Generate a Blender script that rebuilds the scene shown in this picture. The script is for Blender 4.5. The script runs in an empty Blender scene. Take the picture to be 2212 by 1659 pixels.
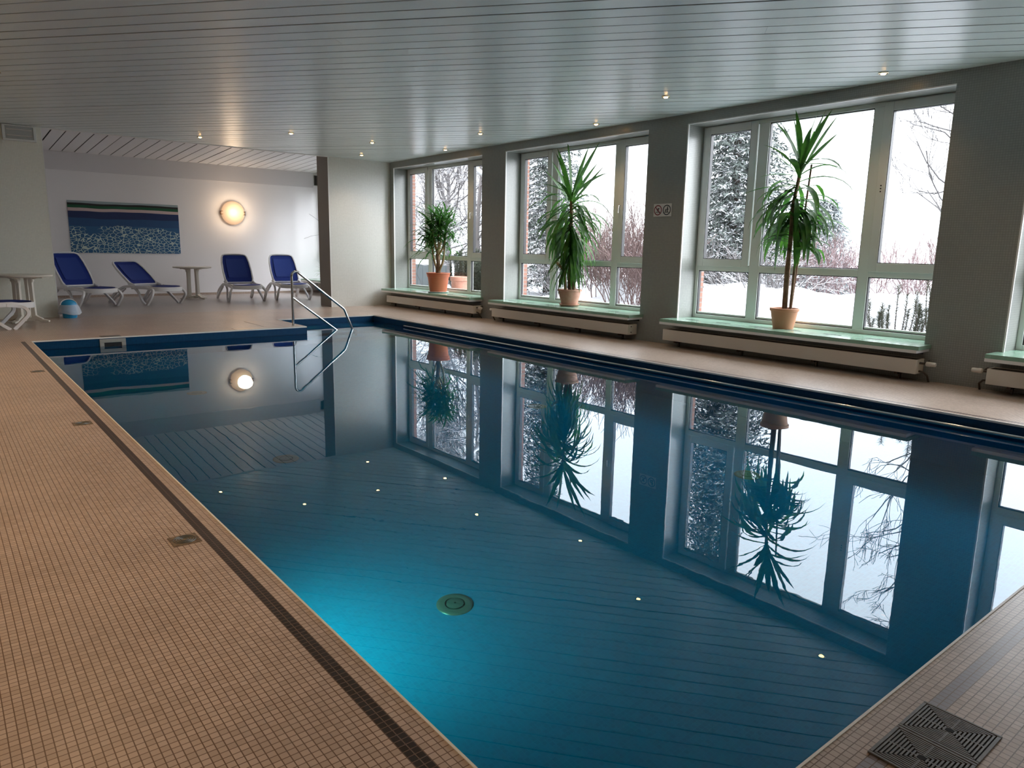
import bpy, math, random
from mathutils import Vector, Matrix, noise as mnoise
R = math.radians
PI = math.pi
rnd = random.Random(7)
S = bpy.context.scene
COL = S.collection

# ------------------------------------------------------------------ measures
W = 7.535          # room side of the window wall
FR = 7.905         # room side of the window frames
HC = 3.265         # ceiling
YR = 3.549         # far wall beside the alcove opening
YB = 8.75          # alcove back wall
PW, PB, PN, PY = 5.905, 3.92, 1.367, -10.836   # pool right edge, step corner, step depth, near edge
WL = -0.12         # water level
ZS, ZT = 0.405, 3.124                           # sill top, window head
XL, YN = -3.4, -14.0                            # left and near walls
AX, AFR = 8.12, 8.15     # alcove: room side of its window wall and of its window frame
WINS = [3.378, -0.782, -4.93, -9.115]     # far edge of each window opening (the last lights the alcove)
WW = 3.43

SKY, GLOW, EXPO = 0.36, 1.5, 2.9

# ------------------------------------------------------------------ materials
def new_mat(name):
    m = bpy.data.materials.new(name); m.use_nodes = True
    nt = m.node_tree
    for n in list(nt.nodes): nt.nodes.remove(n)
    out = nt.nodes.new('ShaderNodeOutputMaterial')
    return m, nt, out

def N(nt, typ, **kw):
    n = nt.nodes.new('ShaderNode' + typ)
    for k, v in kw.items():
        if k.startswith('i_'):
            key = k[2:]
            key = int(key) if key.isdigit() else key.replace('_', ' ')
            n.inputs[key].default_value = v
        else: setattr(n, k, v)
    return n

def L(nt, a, b): nt.links.new(a, b)

def c4(c): return (c[0], c[1], c[2], 1.0)

def PM(name, col, rough=0.5, metal=0.0, spec=0.5, emit=None, estr=0.0, bump=None, coat=0.0, vary=None):
    m, nt, out = new_mat(name)
    b = N(nt, 'BsdfPrincipled')
    b.inputs['Base Color'].default_value = c4(col)
    b.inputs['Roughness'].default_value = rough
    b.inputs['Metallic'].default_value = metal
    b.inputs['Specular IOR Level'].default_value = spec
    b.inputs['Coat Weight'].default_value = coat
    if emit:
        b.inputs['Emission Color'].default_value = c4(emit)
        b.inputs['Emission Strength'].default_value = estr
    if vary:                         # (scale, colour2)
        tc = N(nt, 'TexCoord'); no = N(nt, 'TexNoise', i_Scale=vary[0], i_Detail=4.0)
        L(nt, tc.outputs['Object'], no.inputs['Vector'])
        rp = N(nt, 'ValToRGB'); rp.color_ramp.elements[0].position = 0.35; rp.color_ramp.elements[1].position = 0.65
        rp.color_ramp.elements[0].color = c4(col); rp.color_ramp.elements[1].color = c4(vary[1])
        L(nt, no.outputs['Fac'], rp.inputs['Fac']); L(nt, rp.outputs['Color'], b.inputs['Base Color'])
    if bump:                         # (scale, strength, distance)
        tc = N(nt, 'TexCoord'); no = N(nt, 'TexNoise', i_Scale=bump[0], i_Detail=3.0)
        L(nt, tc.outputs['Object'], no.inputs['Vector'])
        bp = N(nt, 'Bump', i_Strength=bump[1], i_Distance=bump[2])
        L(nt, no.outputs['Fac'], bp.inputs['Height']); L(nt, bp.outputs['Normal'], b.inputs['Normal'])
    L(nt, b.outputs['BSDF'], out.inputs['Surface'])
    return m

def facing_coords(nt, pos_socket):
    """2-D tile coordinates that follow whichever way a face points"""
    geo = N(nt, 'NewGeometry'); sep = N(nt, 'SeparateXYZ'); L(nt, pos_socket, sep.inputs[0])
    ns = N(nt, 'SeparateXYZ'); L(nt, geo.outputs['True Normal'], ns.inputs[0])
    def gt(s):
        a = N(nt, 'Math', operation='ABSOLUTE'); L(nt, s, a.inputs[0])
        g = N(nt, 'Math', operation='GREATER_THAN'); g.inputs[1].default_value = 0.6; L(nt, a.outputs[0], g.inputs[0]); return g.outputs[0]
    def comb(a, b):
        c = N(nt, 'CombineXYZ'); L(nt, sep.outputs[a], c.inputs[0]); L(nt, sep.outputs[b], c.inputs[1]); return c.outputs[0]
    m1 = N(nt, 'Mix', data_type='VECTOR'); L(nt, gt(ns.outputs['X']), m1.inputs['Factor'])
    L(nt, comb('X', 'Y'), m1.inputs[4]); L(nt, comb('Y', 'Z'), m1.inputs[5])
    m2 = N(nt, 'Mix', data_type='VECTOR'); L(nt, gt(ns.outputs['Y']), m2.inputs['Factor'])
    L(nt, m1.outputs[1], m2.inputs[4]); L(nt, comb('X', 'Z'), m2.inputs[5])
    return m2.outputs[1]

def tiles(name, c1, c2, grout, w=0.0245, h=0.0245, gap=0.0016, rough=0.3, spec=0.5, offset=0.0, bump=0.3, band=None, dirt=None):
    m, nt, out = new_mat(name)
    geo = N(nt, 'NewGeometry')
    uv = facing_coords(nt, geo.outputs['Position'])
    br = N(nt, 'TexBrick', offset=offset, squash=1.0)
    br.inputs['Color1'].default_value = c4(c1); br.inputs['Color2'].default_value = c4(c2); br.inputs['Mortar'].default_value = c4(grout)
    br.inputs['Scale'].default_value = 1.0; br.inputs['Mortar Size'].default_value = gap
    br.inputs['Mortar Smooth'].default_value = 0.15; br.inputs['Bias'].default_value = 0.0
    br.inputs['Brick Width'].default_value = w; br.inputs['Row Height'].default_value = h
    L(nt, uv, br.inputs['Vector'])
    col = br.outputs['Color']
    b = N(nt, 'BsdfPrincipled', i_Roughness=rough)
    b.inputs['Specular IOR Level'].default_value = spec
    if dirt:
        no = N(nt, 'TexNoise', i_Scale=dirt[0], i_Detail=4.0); L(nt, geo.outputs['Position'], no.inputs['Vector'])
        mr = N(nt, 'MapRange', i_1=0.35, i_2=0.7, i_3=1.0, i_4=dirt[1]); L(nt, no.outputs['Fac'], mr.inputs[0])
        mx = N(nt, 'Mix', data_type='RGBA', blend_type='MULTIPLY'); mx.inputs['Factor'].default_value = 1.0
        L(nt, col, mx.inputs[6]); L(nt, mr.outputs[0], mx.inputs[7]); col = mx.outputs[2]
    if band:                         # dark tiles that run round the pool, two tiles wide
        sep = N(nt, 'SeparateXYZ'); L(nt, geo.outputs['Position'], sep.inputs[0])
        def between(sock, lo, hi):
            a = N(nt, 'Math', operation='GREATER_THAN'); a.inputs[1].default_value = lo; L(nt, sock, a.inputs[0])
            d = N(nt, 'Math', operation='LESS_THAN'); d.inputs[1].default_value = hi; L(nt, sock, d.inputs[0])
            e = N(nt, 'Math', operation='MULTIPLY'); L(nt, a.outputs[0], e.inputs[0]); L(nt, d.outputs[0], e.inputs[1]); return e.outputs[0]
        def mul(a, b_):
            e = N(nt, 'Math', operation='MULTIPLY'); L(nt, a, e.inputs[0]); L(nt, b_, e.inputs[1]); return e.outputs[0]
        def paint(colour, mask, c_dark):
            # keep grout: mask * (1 - mortar fac)
            inv = N(nt, 'Math', operation='SUBTRACT'); inv.inputs[0].default_value = 1.0; L(nt, br.outputs['Fac'], inv.inputs[1])
            mx = N(nt, 'Mix', data_type='RGBA'); L(nt, mul(mask, inv.outputs[0]), mx.inputs['Factor'])
            L(nt, colour, mx.inputs[6]); mx.inputs[7].default_value = c4(c_dark); return mx.outputs[2]
        q = 0.0245
        x, y = sep.outputs['X'], sep.outputs['Y']
        col = paint(col, mul(between(x, -5 * q, -3 * q), between(y, -444 * q, 0.03)), (0.035, 0.026, 0.02))
        col = paint(col, mul(between(x, 244 * q, 246 * q), between(y, -444 * q, 56 * q)), (0.15, 0.12, 0.11))
        col = paint(col, mul(between(y, -448 * q, -446 * q), between(x, -5 * q, 246 * q)), (0.30, 0.275, 0.30))
    L(nt, col, b.inputs['Base Color'])
    if bump:
        bp = N(nt, 'Bump', i_Strength=bump, i_Distance=0.0012); bp.invert = True
        L(nt, br.outputs['Fac'], bp.inputs['Height']); L(nt, bp.outputs['Normal'], b.inputs['Normal'])
    L(nt, b.outputs['BSDF'], out.inputs['Surface'])
    return m

def snowy(name, col, col2, snow=(0.50, 0.51, 0.54), lo=0.25, hi=0.7, scale=6.0, rough=0.8):
    """bark or needles with snow lying on whatever faces up"""
    m, nt, out = new_mat(name)
    geo = N(nt, 'NewGeometry'); sep = N(nt, 'SeparateXYZ'); L(nt, geo.outputs['Normal'], sep.inputs[0])
    no = N(nt, 'TexNoise', i_Scale=scale, i_Detail=3.0); L(nt, geo.outputs['Position'], no.inputs['Vector'])
    ad = N(nt, 'Math', operation='MULTIPLY_ADD'); L(nt, no.outputs['Fac'], ad.inputs[0]); ad.inputs[1].default_value = 1.3
    sb = N(nt, 'Math', operation='SUBTRACT'); L(nt, sep.outputs['Z'], sb.inputs[0]); sb.inputs[1].default_value = 0.65
    L(nt, sb.outputs[0], ad.inputs[2])
    mr = N(nt, 'MapRange', i_1=lo, i_2=hi); L(nt, ad.outputs[0], mr.inputs[0])
    n2 = N(nt, 'TexNoise', i_Scale=scale * 0.4); L(nt, geo.outputs['Position'], n2.inputs['Vector'])
    mc = N(nt, 'Mix', data_type='RGBA'); mc.inputs[6].default_value = c4(col); mc.inputs[7].default_value = c4(col2)
    L(nt, n2.outputs['Fac'], mc.inputs['Factor'])
    mx = N(nt, 'Mix', data_type='RGBA'); L(nt, mr.outputs[0], mx.inputs['Factor'])
    L(nt, mc.outputs[2], mx.inputs[6]); mx.inputs[7].default_value = c4(snow)
    b = N(nt, 'BsdfPrincipled', i_Roughness=rough); b.inputs['Specular IOR Level'].default_value = 0.15
    L(nt, mx.outputs[2], b.inputs['Base Color']); L(nt, b.outputs['BSDF'], out.inputs['Surface'])
    return m

M = {}
M['floor'] = tiles('floor_mosaic', (0.62, 0.50, 0.42), (0.50, 0.395, 0.32), (0.17, 0.105, 0.07), rough=0.30, band=True, dirt=(1.6, 0.85))
M['alcfloor'] = tiles('alcove_mosaic', (0.50, 0.44, 0.41), (0.42, 0.37, 0.345), (0.15, 0.11, 0.09), rough=0.28)
M['bigtile'] = tiles('large_tile', (0.50, 0.38, 0.28), (0.46, 0.34, 0.25), (0.16, 0.10, 0.06), w=0.30, h=0.30, gap=0.004, rough=0.3)
M['wallmos'] = tiles('backlit_wall_mosaic', (0.31, 0.32, 0.295), (0.285, 0.295, 0.275), (0.215, 0.222, 0.208), gap=0.0018, rough=0.28)  # darker than the return wall: its backlit shade is put into the colour
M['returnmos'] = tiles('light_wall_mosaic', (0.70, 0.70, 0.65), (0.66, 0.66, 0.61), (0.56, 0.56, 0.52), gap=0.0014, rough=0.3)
M['sidewall'] = PM('dark_unseen_wall', (0.22, 0.17, 0.13), 0.6)  # unseen left and near walls, made this dark to cut bounced light
M['pillarmos'] = tiles('pillar_mosaic', (0.82, 0.82, 0.73), (0.78, 0.78, 0.69), (0.68, 0.68, 0.60), gap=0.0016, rough=0.35)
M['soffit'] = PM('grey_soffit_paint', (0.74, 0.72, 0.73), 0.8, spec=0.2)
M['plaster'] = PM('white_plaster', (0.90, 0.88, 0.885), 0.85, spec=0.2, bump=(30, 0.12, 0.004))
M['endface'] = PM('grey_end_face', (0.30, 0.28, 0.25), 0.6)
M['white'] = PM('white_paint', (0.80, 0.80, 0.78), 0.45)
M['edgestrip'] = PM('white_edge_strip', (0.84, 0.83, 0.78), 0.4)
M['pooltile'] = tiles('pool_blue_mosaic', (0.003, 0.22, 0.44), (0.003, 0.19, 0.39), (0.006, 0.24, 0.46), gap=0.0012, rough=0.35, spec=0.08, bump=0.1)
M['poolband'] = tiles('navy_waterline_mosaic', (0.006, 0.052, 0.13), (0.005, 0.043, 0.11), (0.010, 0.062, 0.135), gap=0.0012, rough=0.35, spec=0.15, bump=0.1)
M['slat'] = None
M['dark'] = PM('black_gap', (0.01, 0.01, 0.01), 0.9)
M['black'] = PM('black_rubber', (0.015, 0.015, 0.016), 0.5)
M['frame'] = PM('white_window_plastic', (0.74, 0.77, 0.74), 0.30)
M['greentile'] = tiles('green_sill_tile', (0.29, 0.47, 0.36), (0.25, 0.41, 0.31), (0.20, 0.33, 0.26), w=0.12, h=0.12, gap=0.0012, rough=0.16)
M['rad'] = PM('cream_enamel', (0.84, 0.78, 0.68), 0.35)
M['radgrill'] = PM('brown_grille', (0.10, 0.08, 0.065), 0.5)
M['valve'] = PM('white_valve_plastic', (0.72, 0.68, 0.62), 0.35)
M['steelpipe'] = PM('dark_pipe', (0.10, 0.08, 0.07), 0.4, metal=0.6)
M['chrome'] = PM('polished_steel', (0.62, 0.62, 0.60), 0.14, metal=1.0)
M['resin'] = PM('white_resin', (0.74, 0.73, 0.73), 0.35)
M['tableresin'] = PM('ivory_resin', (0.72, 0.68, 0.60), 0.35)
M['sling'] = PM('blue_sling_fabric', (0.010, 0.030, 0.21), 0.7, spec=0.25, bump=(900, 0.3, 0.001))
M['slingpad'] = PM('blue_sling_panel', (0.022, 0.050, 0.24), 0.7, spec=0.25, bump=(900, 0.3, 0.001))
M['binblue'] = PM('blue_bin_plastic', (0.02, 0.30, 0.58), 0.35)
M['terra1'] = PM('orange_plastic_pot', (0.56, 0.16, 0.075), 0.45)
M['terra2'] = PM('weathered_terracotta', (0.47, 0.235, 0.165), 0.7, vary=(14, (0.54, 0.30, 0.22)))
M['terra3'] = PM('pale_terracotta', (0.55, 0.25, 0.14), 0.55)
M['soil'] = PM('potting_soil', (0.035, 0.022, 0.014), 0.95)
M['saucer'] = PM('grey_saucer', (0.6, 0.62, 0.60), 0.4)
M['stem'] = PM('yucca_bark', (0.26, 0.165, 0.095), 0.85, vary=(18, (0.15, 0.09, 0.05)), bump=(40, 0.5, 0.01))
M['cane'] = PM('young_cane', (0.36, 0.27, 0.12), 0.6)
M['stake'] = PM('wooden_stake', (0.20, 0.10, 0.06), 0.8)
M['alu'] = PM('grey_drain_metal', (0.22, 0.20, 0.17), 0.45, metal=0.4)
M['drain'] = PM('bronze_drain_plate', (0.27, 0.21, 0.14), 0.4, metal=0.3, vary=(30, (0.14, 0.10, 0.07)))
M['grate'] = PM('weathered_grate_plastic', (0.15, 0.135, 0.115), 0.4, vary=(25, (0.10, 0.09, 0.08)))
M['skimmer'] = PM('grey_skimmer_plastic', (0.34, 0.35, 0.33), 0.4)
M['inlet'] = PM('inlet_metal', (0.16, 0.17, 0.155), 0.35, metal=0.3)
M['inletcap'] = PM('inlet_cap_metal', (0.13, 0.15, 0.14), 0.35, metal=0.3)
M['lampring'] = PM('brass_ring', (0.70, 0.58, 0.40), 0.25, metal=1.0)
M['glow'] = PM('lamp_glow', (1.0, 0.7, 0.4), 0.4, emit=(1.0, 0.55, 0.19), estr=5.0)
M['poolglow'] = PM('pool_lamp_lens', (0.8, 1.0, 1.0), 0.4, emit=(0.55, 1.0, 1.0), estr=3.0)
M['brass'] = PM('brown_clip', (0.22, 0.10, 0.04), 0.35, metal=0.6)
M['brick'] = tiles('red_brick', (0.26, 0.135, 0.10), (0.21, 0.105, 0.08), (0.22, 0.18, 0.16), w=0.25, h=0.077, gap=0.012, rough=0.85, offset=0.5, spec=0.2)
M['signred'] = PM('sign_red', (0.16, 0.006, 0.015), 0.4)
M['signblue'] = PM('sign_dark_blue', (0.006, 0.018, 0.03), 0.4)
M['signwhite'] = PM('sign_white', (0.62, 0.62, 0.60), 0.35)
M['snow'] = PM('snow', (0.34, 0.35, 0.365), 0.8, spec=0.2, bump=(3.5, 0.5, 0.12))
M['spruce'] = snowy('spruce_needles', (0.068, 0.086, 0.076), (0.117, 0.135, 0.126), lo=0.5, hi=0.95, scale=3.0)
M['farspruce'] = snowy('hazed_spruce_needles', (0.214, 0.240, 0.240), (0.297, 0.323, 0.330), lo=0.5, hi=1.0, scale=3.0)  # paler than the near spruces: haze is put into the colour
M['twig'] = snowy('frosted_twig', (0.109, 0.101, 0.099), (0.164, 0.153, 0.151), lo=0.3, hi=0.8, scale=9.0)
M['baretwig'] = snowy('bare_grey_twig', (0.074, 0.070, 0.070), (0.101, 0.098, 0.098), lo=0.9, hi=1.3, scale=9.0)
M['redtwig'] = snowy('reddish_twig', (0.214, 0.143, 0.143), (0.172, 0.129, 0.129), lo=0.35, hi=0.85, scale=9.0)
M['browntwig'] = snowy('brown_shrub_stem', (0.113, 0.077, 0.074), (0.147, 0.103, 0.096), lo=0.6, hi=1.1, scale=9.0)
M['hedge'] = snowy('yew_needles', (0.051, 0.066, 0.045), (0.072, 0.084, 0.060), lo=0.85, hi=1.25, scale=7.0)
M['pine'] = snowy('pine_needles', (0.060, 0.075, 0.051), (0.096, 0.108, 0.078), lo=0.95, hi=1.4, scale=11.0)
M['trunk'] = snowy('spruce_bark', (0.067, 0.055, 0.046), (0.101, 0.084, 0.076), lo=0.9, hi=1.3, scale=5.0)
M['fence'] = PM('grey_fence_board', (0.13, 0.16, 0.17), 0.7)
M['drainpipe'] = PM('white_downpipe', (0.78, 0.80, 0.84), 0.4)
M['roofboard'] = PM('white_soffit', (0.7, 0.72, 0.74), 0.5)

def leaf_mat(name, col, col2, trans=0.35):
    m, nt, out = new_mat(name)
    tc = N(nt, 'NewGeometry'); no = N(nt, 'TexNoise', i_Scale=9.0); L(nt, tc.outputs['Position'], no.inputs['Vector'])
    mc = N(nt, 'Mix', data_type='RGBA'); mc.inputs[6].default_value = c4(col); mc.inputs[7].default_value = c4(col2)
    mr = N(nt, 'MapRange', i_1=0.35, i_2=0.65); L(nt, no.outputs['Fac'], mr.inputs[0]); L(nt, mr.outputs[0], mc.inputs['Factor'])
    b = N(nt, 'BsdfPrincipled', i_Roughness=0.48); b.inputs['Specular IOR Level'].default_value = 0.3; L(nt, mc.outputs[2], b.inputs['Base Color'])
    t = N(nt, 'BsdfTranslucent'); L(nt, mc.outputs[2], t.inputs['Color'])
    ms = N(nt, 'MixShader'); ms.inputs[0].default_value = trans
    L(nt, b.outputs[0], ms.inputs[1]); L(nt, t.outputs[0], ms.inputs[2]); L(nt, ms.outputs[0], out.inputs['Surface'])
    return m
M['leafA'] = leaf_mat('yucca_leaf', (0.022, 0.085, 0.014), (0.06, 0.17, 0.022), 0.45)
M['leafB'] = leaf_mat('yucca_leaf_deep', (0.024, 0.10, 0.018), (0.06, 0.19, 0.03), 0.45)
M['leafC'] = leaf_mat('bright_leaf', (0.10, 0.22, 0.03), (0.16, 0.30, 0.05))

def slat_mat():
    m, nt, out = new_mat('ceiling_lacquer')
    b = N(nt, 'BsdfPrincipled', i_Roughness=0.30); b.inputs['Base Color'].default_value = (0.74, 0.83, 0.835, 1)
    b.inputs['Specular IOR Level'].default_value = 0.55
    geo = N(nt, 'NewGeometry')
    no = N(nt, 'TexNoise', i_Scale=95.0, i_Detail=2.0); L(nt, geo.outputs['Position'], no.inputs['Vector'])
    bp = N(nt, 'Bump', i_Strength=0.32, i_Distance=0.002); L(nt, no.outputs['Fac'], bp.inputs['Height'])
    L(nt, bp.outputs['Normal'], b.inputs['Normal']); L(nt, b.outputs[0], out.inputs['Surface'])
    return m
M['slat'] = slat_mat()
M['whiteslat'] = PM('white_alcove_slat', (0.84, 0.82, 0.82), 0.4)

def pane_mat():
    m, nt, out = new_mat('window_pane')
    t = N(nt, 'BsdfTransparent'); t.inputs[0].default_value = (0.99, 1.0, 0.995, 1)
    g = N(nt, 'BsdfGlossy', i_Roughness=0.0)
    f = N(nt, 'Fresnel', i_IOR=1.45); ms = N(nt, 'MixShader')
    gb = N(nt, 'NewGeometry'); iv = N(nt, 'Math', operation='SUBTRACT'); iv.inputs[0].default_value = 1.0; L(nt, gb.outputs['Backfacing'], iv.inputs[1])
    fm = N(nt, 'Math', operation='MULTIPLY'); L(nt, f.outputs[0], fm.inputs[0]); L(nt, iv.outputs[0], fm.inputs[1])
    L(nt, fm.outputs[0], ms.inputs[0]); L(nt, t.outputs[0], ms.inputs[1]); L(nt, g.outputs[0], ms.inputs[2])
    L(nt, ms.outputs[0], out.inputs['Surface'])
    return m
M['pane'] = pane_mat()

def water_mat():
    m, nt, out = new_mat('pool_water')
    geo = N(nt, 'NewGeometry')
    n1 = N(nt, 'TexNoise', i_Scale=1.3, i_Detail=2.0); L(nt, geo.outputs['Position'], n1.inputs['Vector'])
    n2 = N(nt, 'TexNoise', i_Scale=9.0, i_Detail=2.0); L(nt, geo.outputs['Position'], n2.inputs['Vector'])
    n3 = N(nt, 'TexNoise', i_Scale=0.45, i_Detail=1.0); L(nt, geo.outputs['Position'], n3.inputs['Vector'])
    mr = N(nt, 'MapRange', i_1=0.48, i_2=0.72, i_3=0.0, i_4=0.22); L(nt, n3.outputs['Fac'], mr.inputs[0])
    ml = N(nt, 'Math', operation='MULTIPLY'); L(nt, n2.outputs['Fac'], ml.inputs[0]); L(nt, mr.outputs[0], ml.inputs[1])
    ad = N(nt, 'Math', operation='ADD'); L(nt, n1.outputs['Fac'], ad.inputs[0]); L(nt, ml.outputs[0], ad.inputs[1])
    bp = N(nt, 'Bump', i_Strength=0.08, i_Distance=0.009); L(nt, ad.outputs[0], bp.inputs['Height'])
    f = N(nt, 'Fresnel', i_IOR=WATER_IOR); L(nt, bp.outputs[0], f.inputs['Normal'])
    g = N(nt, 'BsdfGlossy', i_Roughness=0.0); g.inputs[0].default_value = (0.84, 0.93, 1, 1); L(nt, bp.outputs[0], g.inputs['Normal'])
    r = N(nt, 'BsdfRefraction', i_Roughness=0.0, i_IOR=1.33); r.inputs[0].default_value = (0.97, 1, 1, 1); L(nt, bp.outputs[0], r.inputs['Normal'])
    ms = N(nt, 'MixShader'); L(nt, f.outputs[0], ms.inputs[0]); L(nt, r.outputs[0], ms.inputs[1]); L(nt, g.outputs[0], ms.inputs[2])
    L(nt, ms.outputs[0], out.inputs['Surface'])
    v = N(nt, 'VolumeAbsorption', i_Density=0.45); v.inputs[0].default_value = (0.25, 0.90, 0.92, 1)
    L(nt, v.outputs[0], out.inputs['Volume'])
    return m
WATER_IOR = 1.45
M['water'] = water_mat()

def painting_mat():
    """an abstract seaside panel: grey, black, green and pale bands over rippled blue"""
    m, nt, out = new_mat('wall_picture_paint')
    tc = N(nt, 'TexCoord'); sep = N(nt, 'SeparateXYZ'); L(nt, tc.outputs['Generated'], sep.inputs[0])
    u, v = sep.outputs['X'], sep.outputs['Z']
    rp = N(nt, 'ValToRGB'); rp.color_ramp.interpolation = 'CONSTANT'
    e = rp.color_ramp.elements
    stops = [(0.0, (0.02, 0.12, 0.27)), (0.34, (0.018, 0.105, 0.25)), (0.52, (0.012, 0.07, 0.20)), (0.66, (0.004, 0.02, 0.10)),
             (0.80, (0.62, 0.47, 0.46)), (0.86, (0.0, 0.09, 0.035)), (0.915, (0.004, 0.004, 0.004)), (0.955, (0.34, 0.42, 0.44))]
    while len(e) < len(stops): e.new(0.5)
    for i, (p, c) in enumerate(stops): e[i].position = p; e[i].color = c4(c)
    no = N(nt, 'TexNoise', i_Scale=2.2, i_Detail=1.0); L(nt, tc.outputs['Generated'], no.inputs['Vector'])
    wob = N(nt, 'Math', operation='MULTIPLY_ADD'); L(nt, no.outputs['Fac'], wob.inputs[0]); wob.inputs[1].default_value = 0.09; L(nt, v, wob.inputs[2])
    of = N(nt, 'Math', operation='SUBTRACT'); L(nt, wob.outputs[0], of.inputs[0]); of.inputs[1].default_value = 0.045
    L(nt, of.outputs[0], rp.inputs['Fac'])
    mp = N(nt, 'Mapping'); mp.inputs['Scale'].default_value = (46, 1, 30); mp.inputs['Rotation'].default_value = (0, 0.35, 0)
    L(nt, tc.outputs['Generated'], mp.inputs['Vector'])
    n4 = N(nt, 'TexNoise', i_Scale=0.5, i_Detail=2.0); L(nt, mp.outputs[0], n4.inputs['Vector'])
    av = N(nt, 'Mix', data_type='VECTOR'); av.inputs['Factor'].default_value = 0.35; L(nt, mp.outputs[0], av.inputs[4]); L(nt, n4.outputs['Color'], av.inputs[5])
    vo = N(nt, 'TexVoronoi', feature='DISTANCE_TO_EDGE', i_Scale=0.9); L(nt, av.outputs[1], vo.inputs['Vector'])
    ln = N(nt, 'Math', operation='LESS_THAN'); ln.inputs[1].default_value = 0.055; L(nt, vo.outputs['Distance'], ln.inputs[0])
    lowm = N(nt, 'MapRange', i_1=0.45, i_2=0.40); sh = N(nt, 'TexNoise', i_Scale=3.2); L(nt, tc.outputs['Generated'], sh.inputs['Vector'])
    va = N(nt, 'Math', operation='MULTIPLY_ADD'); L(nt, sh.outputs['Fac'], va.inputs[0]); va.inputs[1].default_value = 0.7; va.inputs[2].default_value = -0.35
    vb = N(nt, 'Math', operation='ADD'); L(nt, va.outputs[0], vb.inputs[0]); L(nt, v, vb.inputs[1]); L(nt, vb.outputs[0], lowm.inputs[0])
    k = N(nt, 'Math', operation='MULTIPLY'); L(nt, ln.outputs[0], k.inputs[0]); L(nt, lowm.outputs[0], k.inputs[1])
    mx = N(nt, 'Mix', data_type='RGBA'); L(nt, k.outputs[0], mx.inputs['Factor']); L(nt, rp.outputs['Color'], mx.inputs[6]); mx.inputs[7].default_value = (0.55, 0.68, 0.62, 1)
    b = N(nt, 'BsdfPrincipled', i_Roughness=0.5); L(nt, mx.outputs[2], b.inputs['Base Color']); L(nt, b.outputs[0], out.inputs['Surface'])
    return m
M['picture'] = painting_mat()

def bag_mat():
    m, nt, out = new_mat('clear_bin_liner')
    t = N(nt, 'BsdfTransparent'); b = N(nt, 'BsdfPrincipled', i_Roughness=0.25); b.inputs['Base Color'].default_value = (0.72, 0.78, 0.86, 1)
    ms = N(nt, 'MixShader'); ms.inputs[0].default_value = 0.5
    L(nt, t.outputs[0], ms.inputs[1]); L(nt, b.outputs[0], ms.inputs[2]); L(nt, ms.outputs[0], out.inputs['Surface'])
    return m
M['bag'] = bag_mat()

def bowl_mat():
    """frosted glass lit by a bulb behind it"""
    m, nt, out = new_mat('lit_frosted_glass')
    tc = N(nt, 'TexCoord'); mp = N(nt, 'Mapping'); mp.inputs['Location'].default_value = (-0.07, 0, -0.03)
    L(nt, tc.outputs['Object'], mp.inputs['Vector'])
    ln = N(nt, 'VectorMath', operation='LENGTH'); L(nt, mp.outputs[0], ln.inputs[0])
    rp = N(nt, 'ValToRGB'); e = rp.color_ramp.elements
    e[0].position = 0.05; e[0].color = (1.0, 0.78, 0.36, 1); e[1].position = 0.30; e[1].color = (0.72, 0.43, 0.24, 1)
    n = e.new(0.16); n.color = (0.95, 0.66, 0.30, 1)
    L(nt, ln.outputs['Value'], rp.inputs['Fac'])
    b = N(nt, 'BsdfPrincipled', i_Roughness=0.4); b.inputs['Base Color'].default_value = (0.36, 0.28, 0.22, 1)
    L(nt, rp.outputs['Color'], b.inputs['Emission Color']); b.inputs['Emission Strength'].default_value = 0.12
    L(nt, b.outputs[0], out.inputs['Surface'])
    return m
M['bowl'] = bowl_mat()

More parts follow.
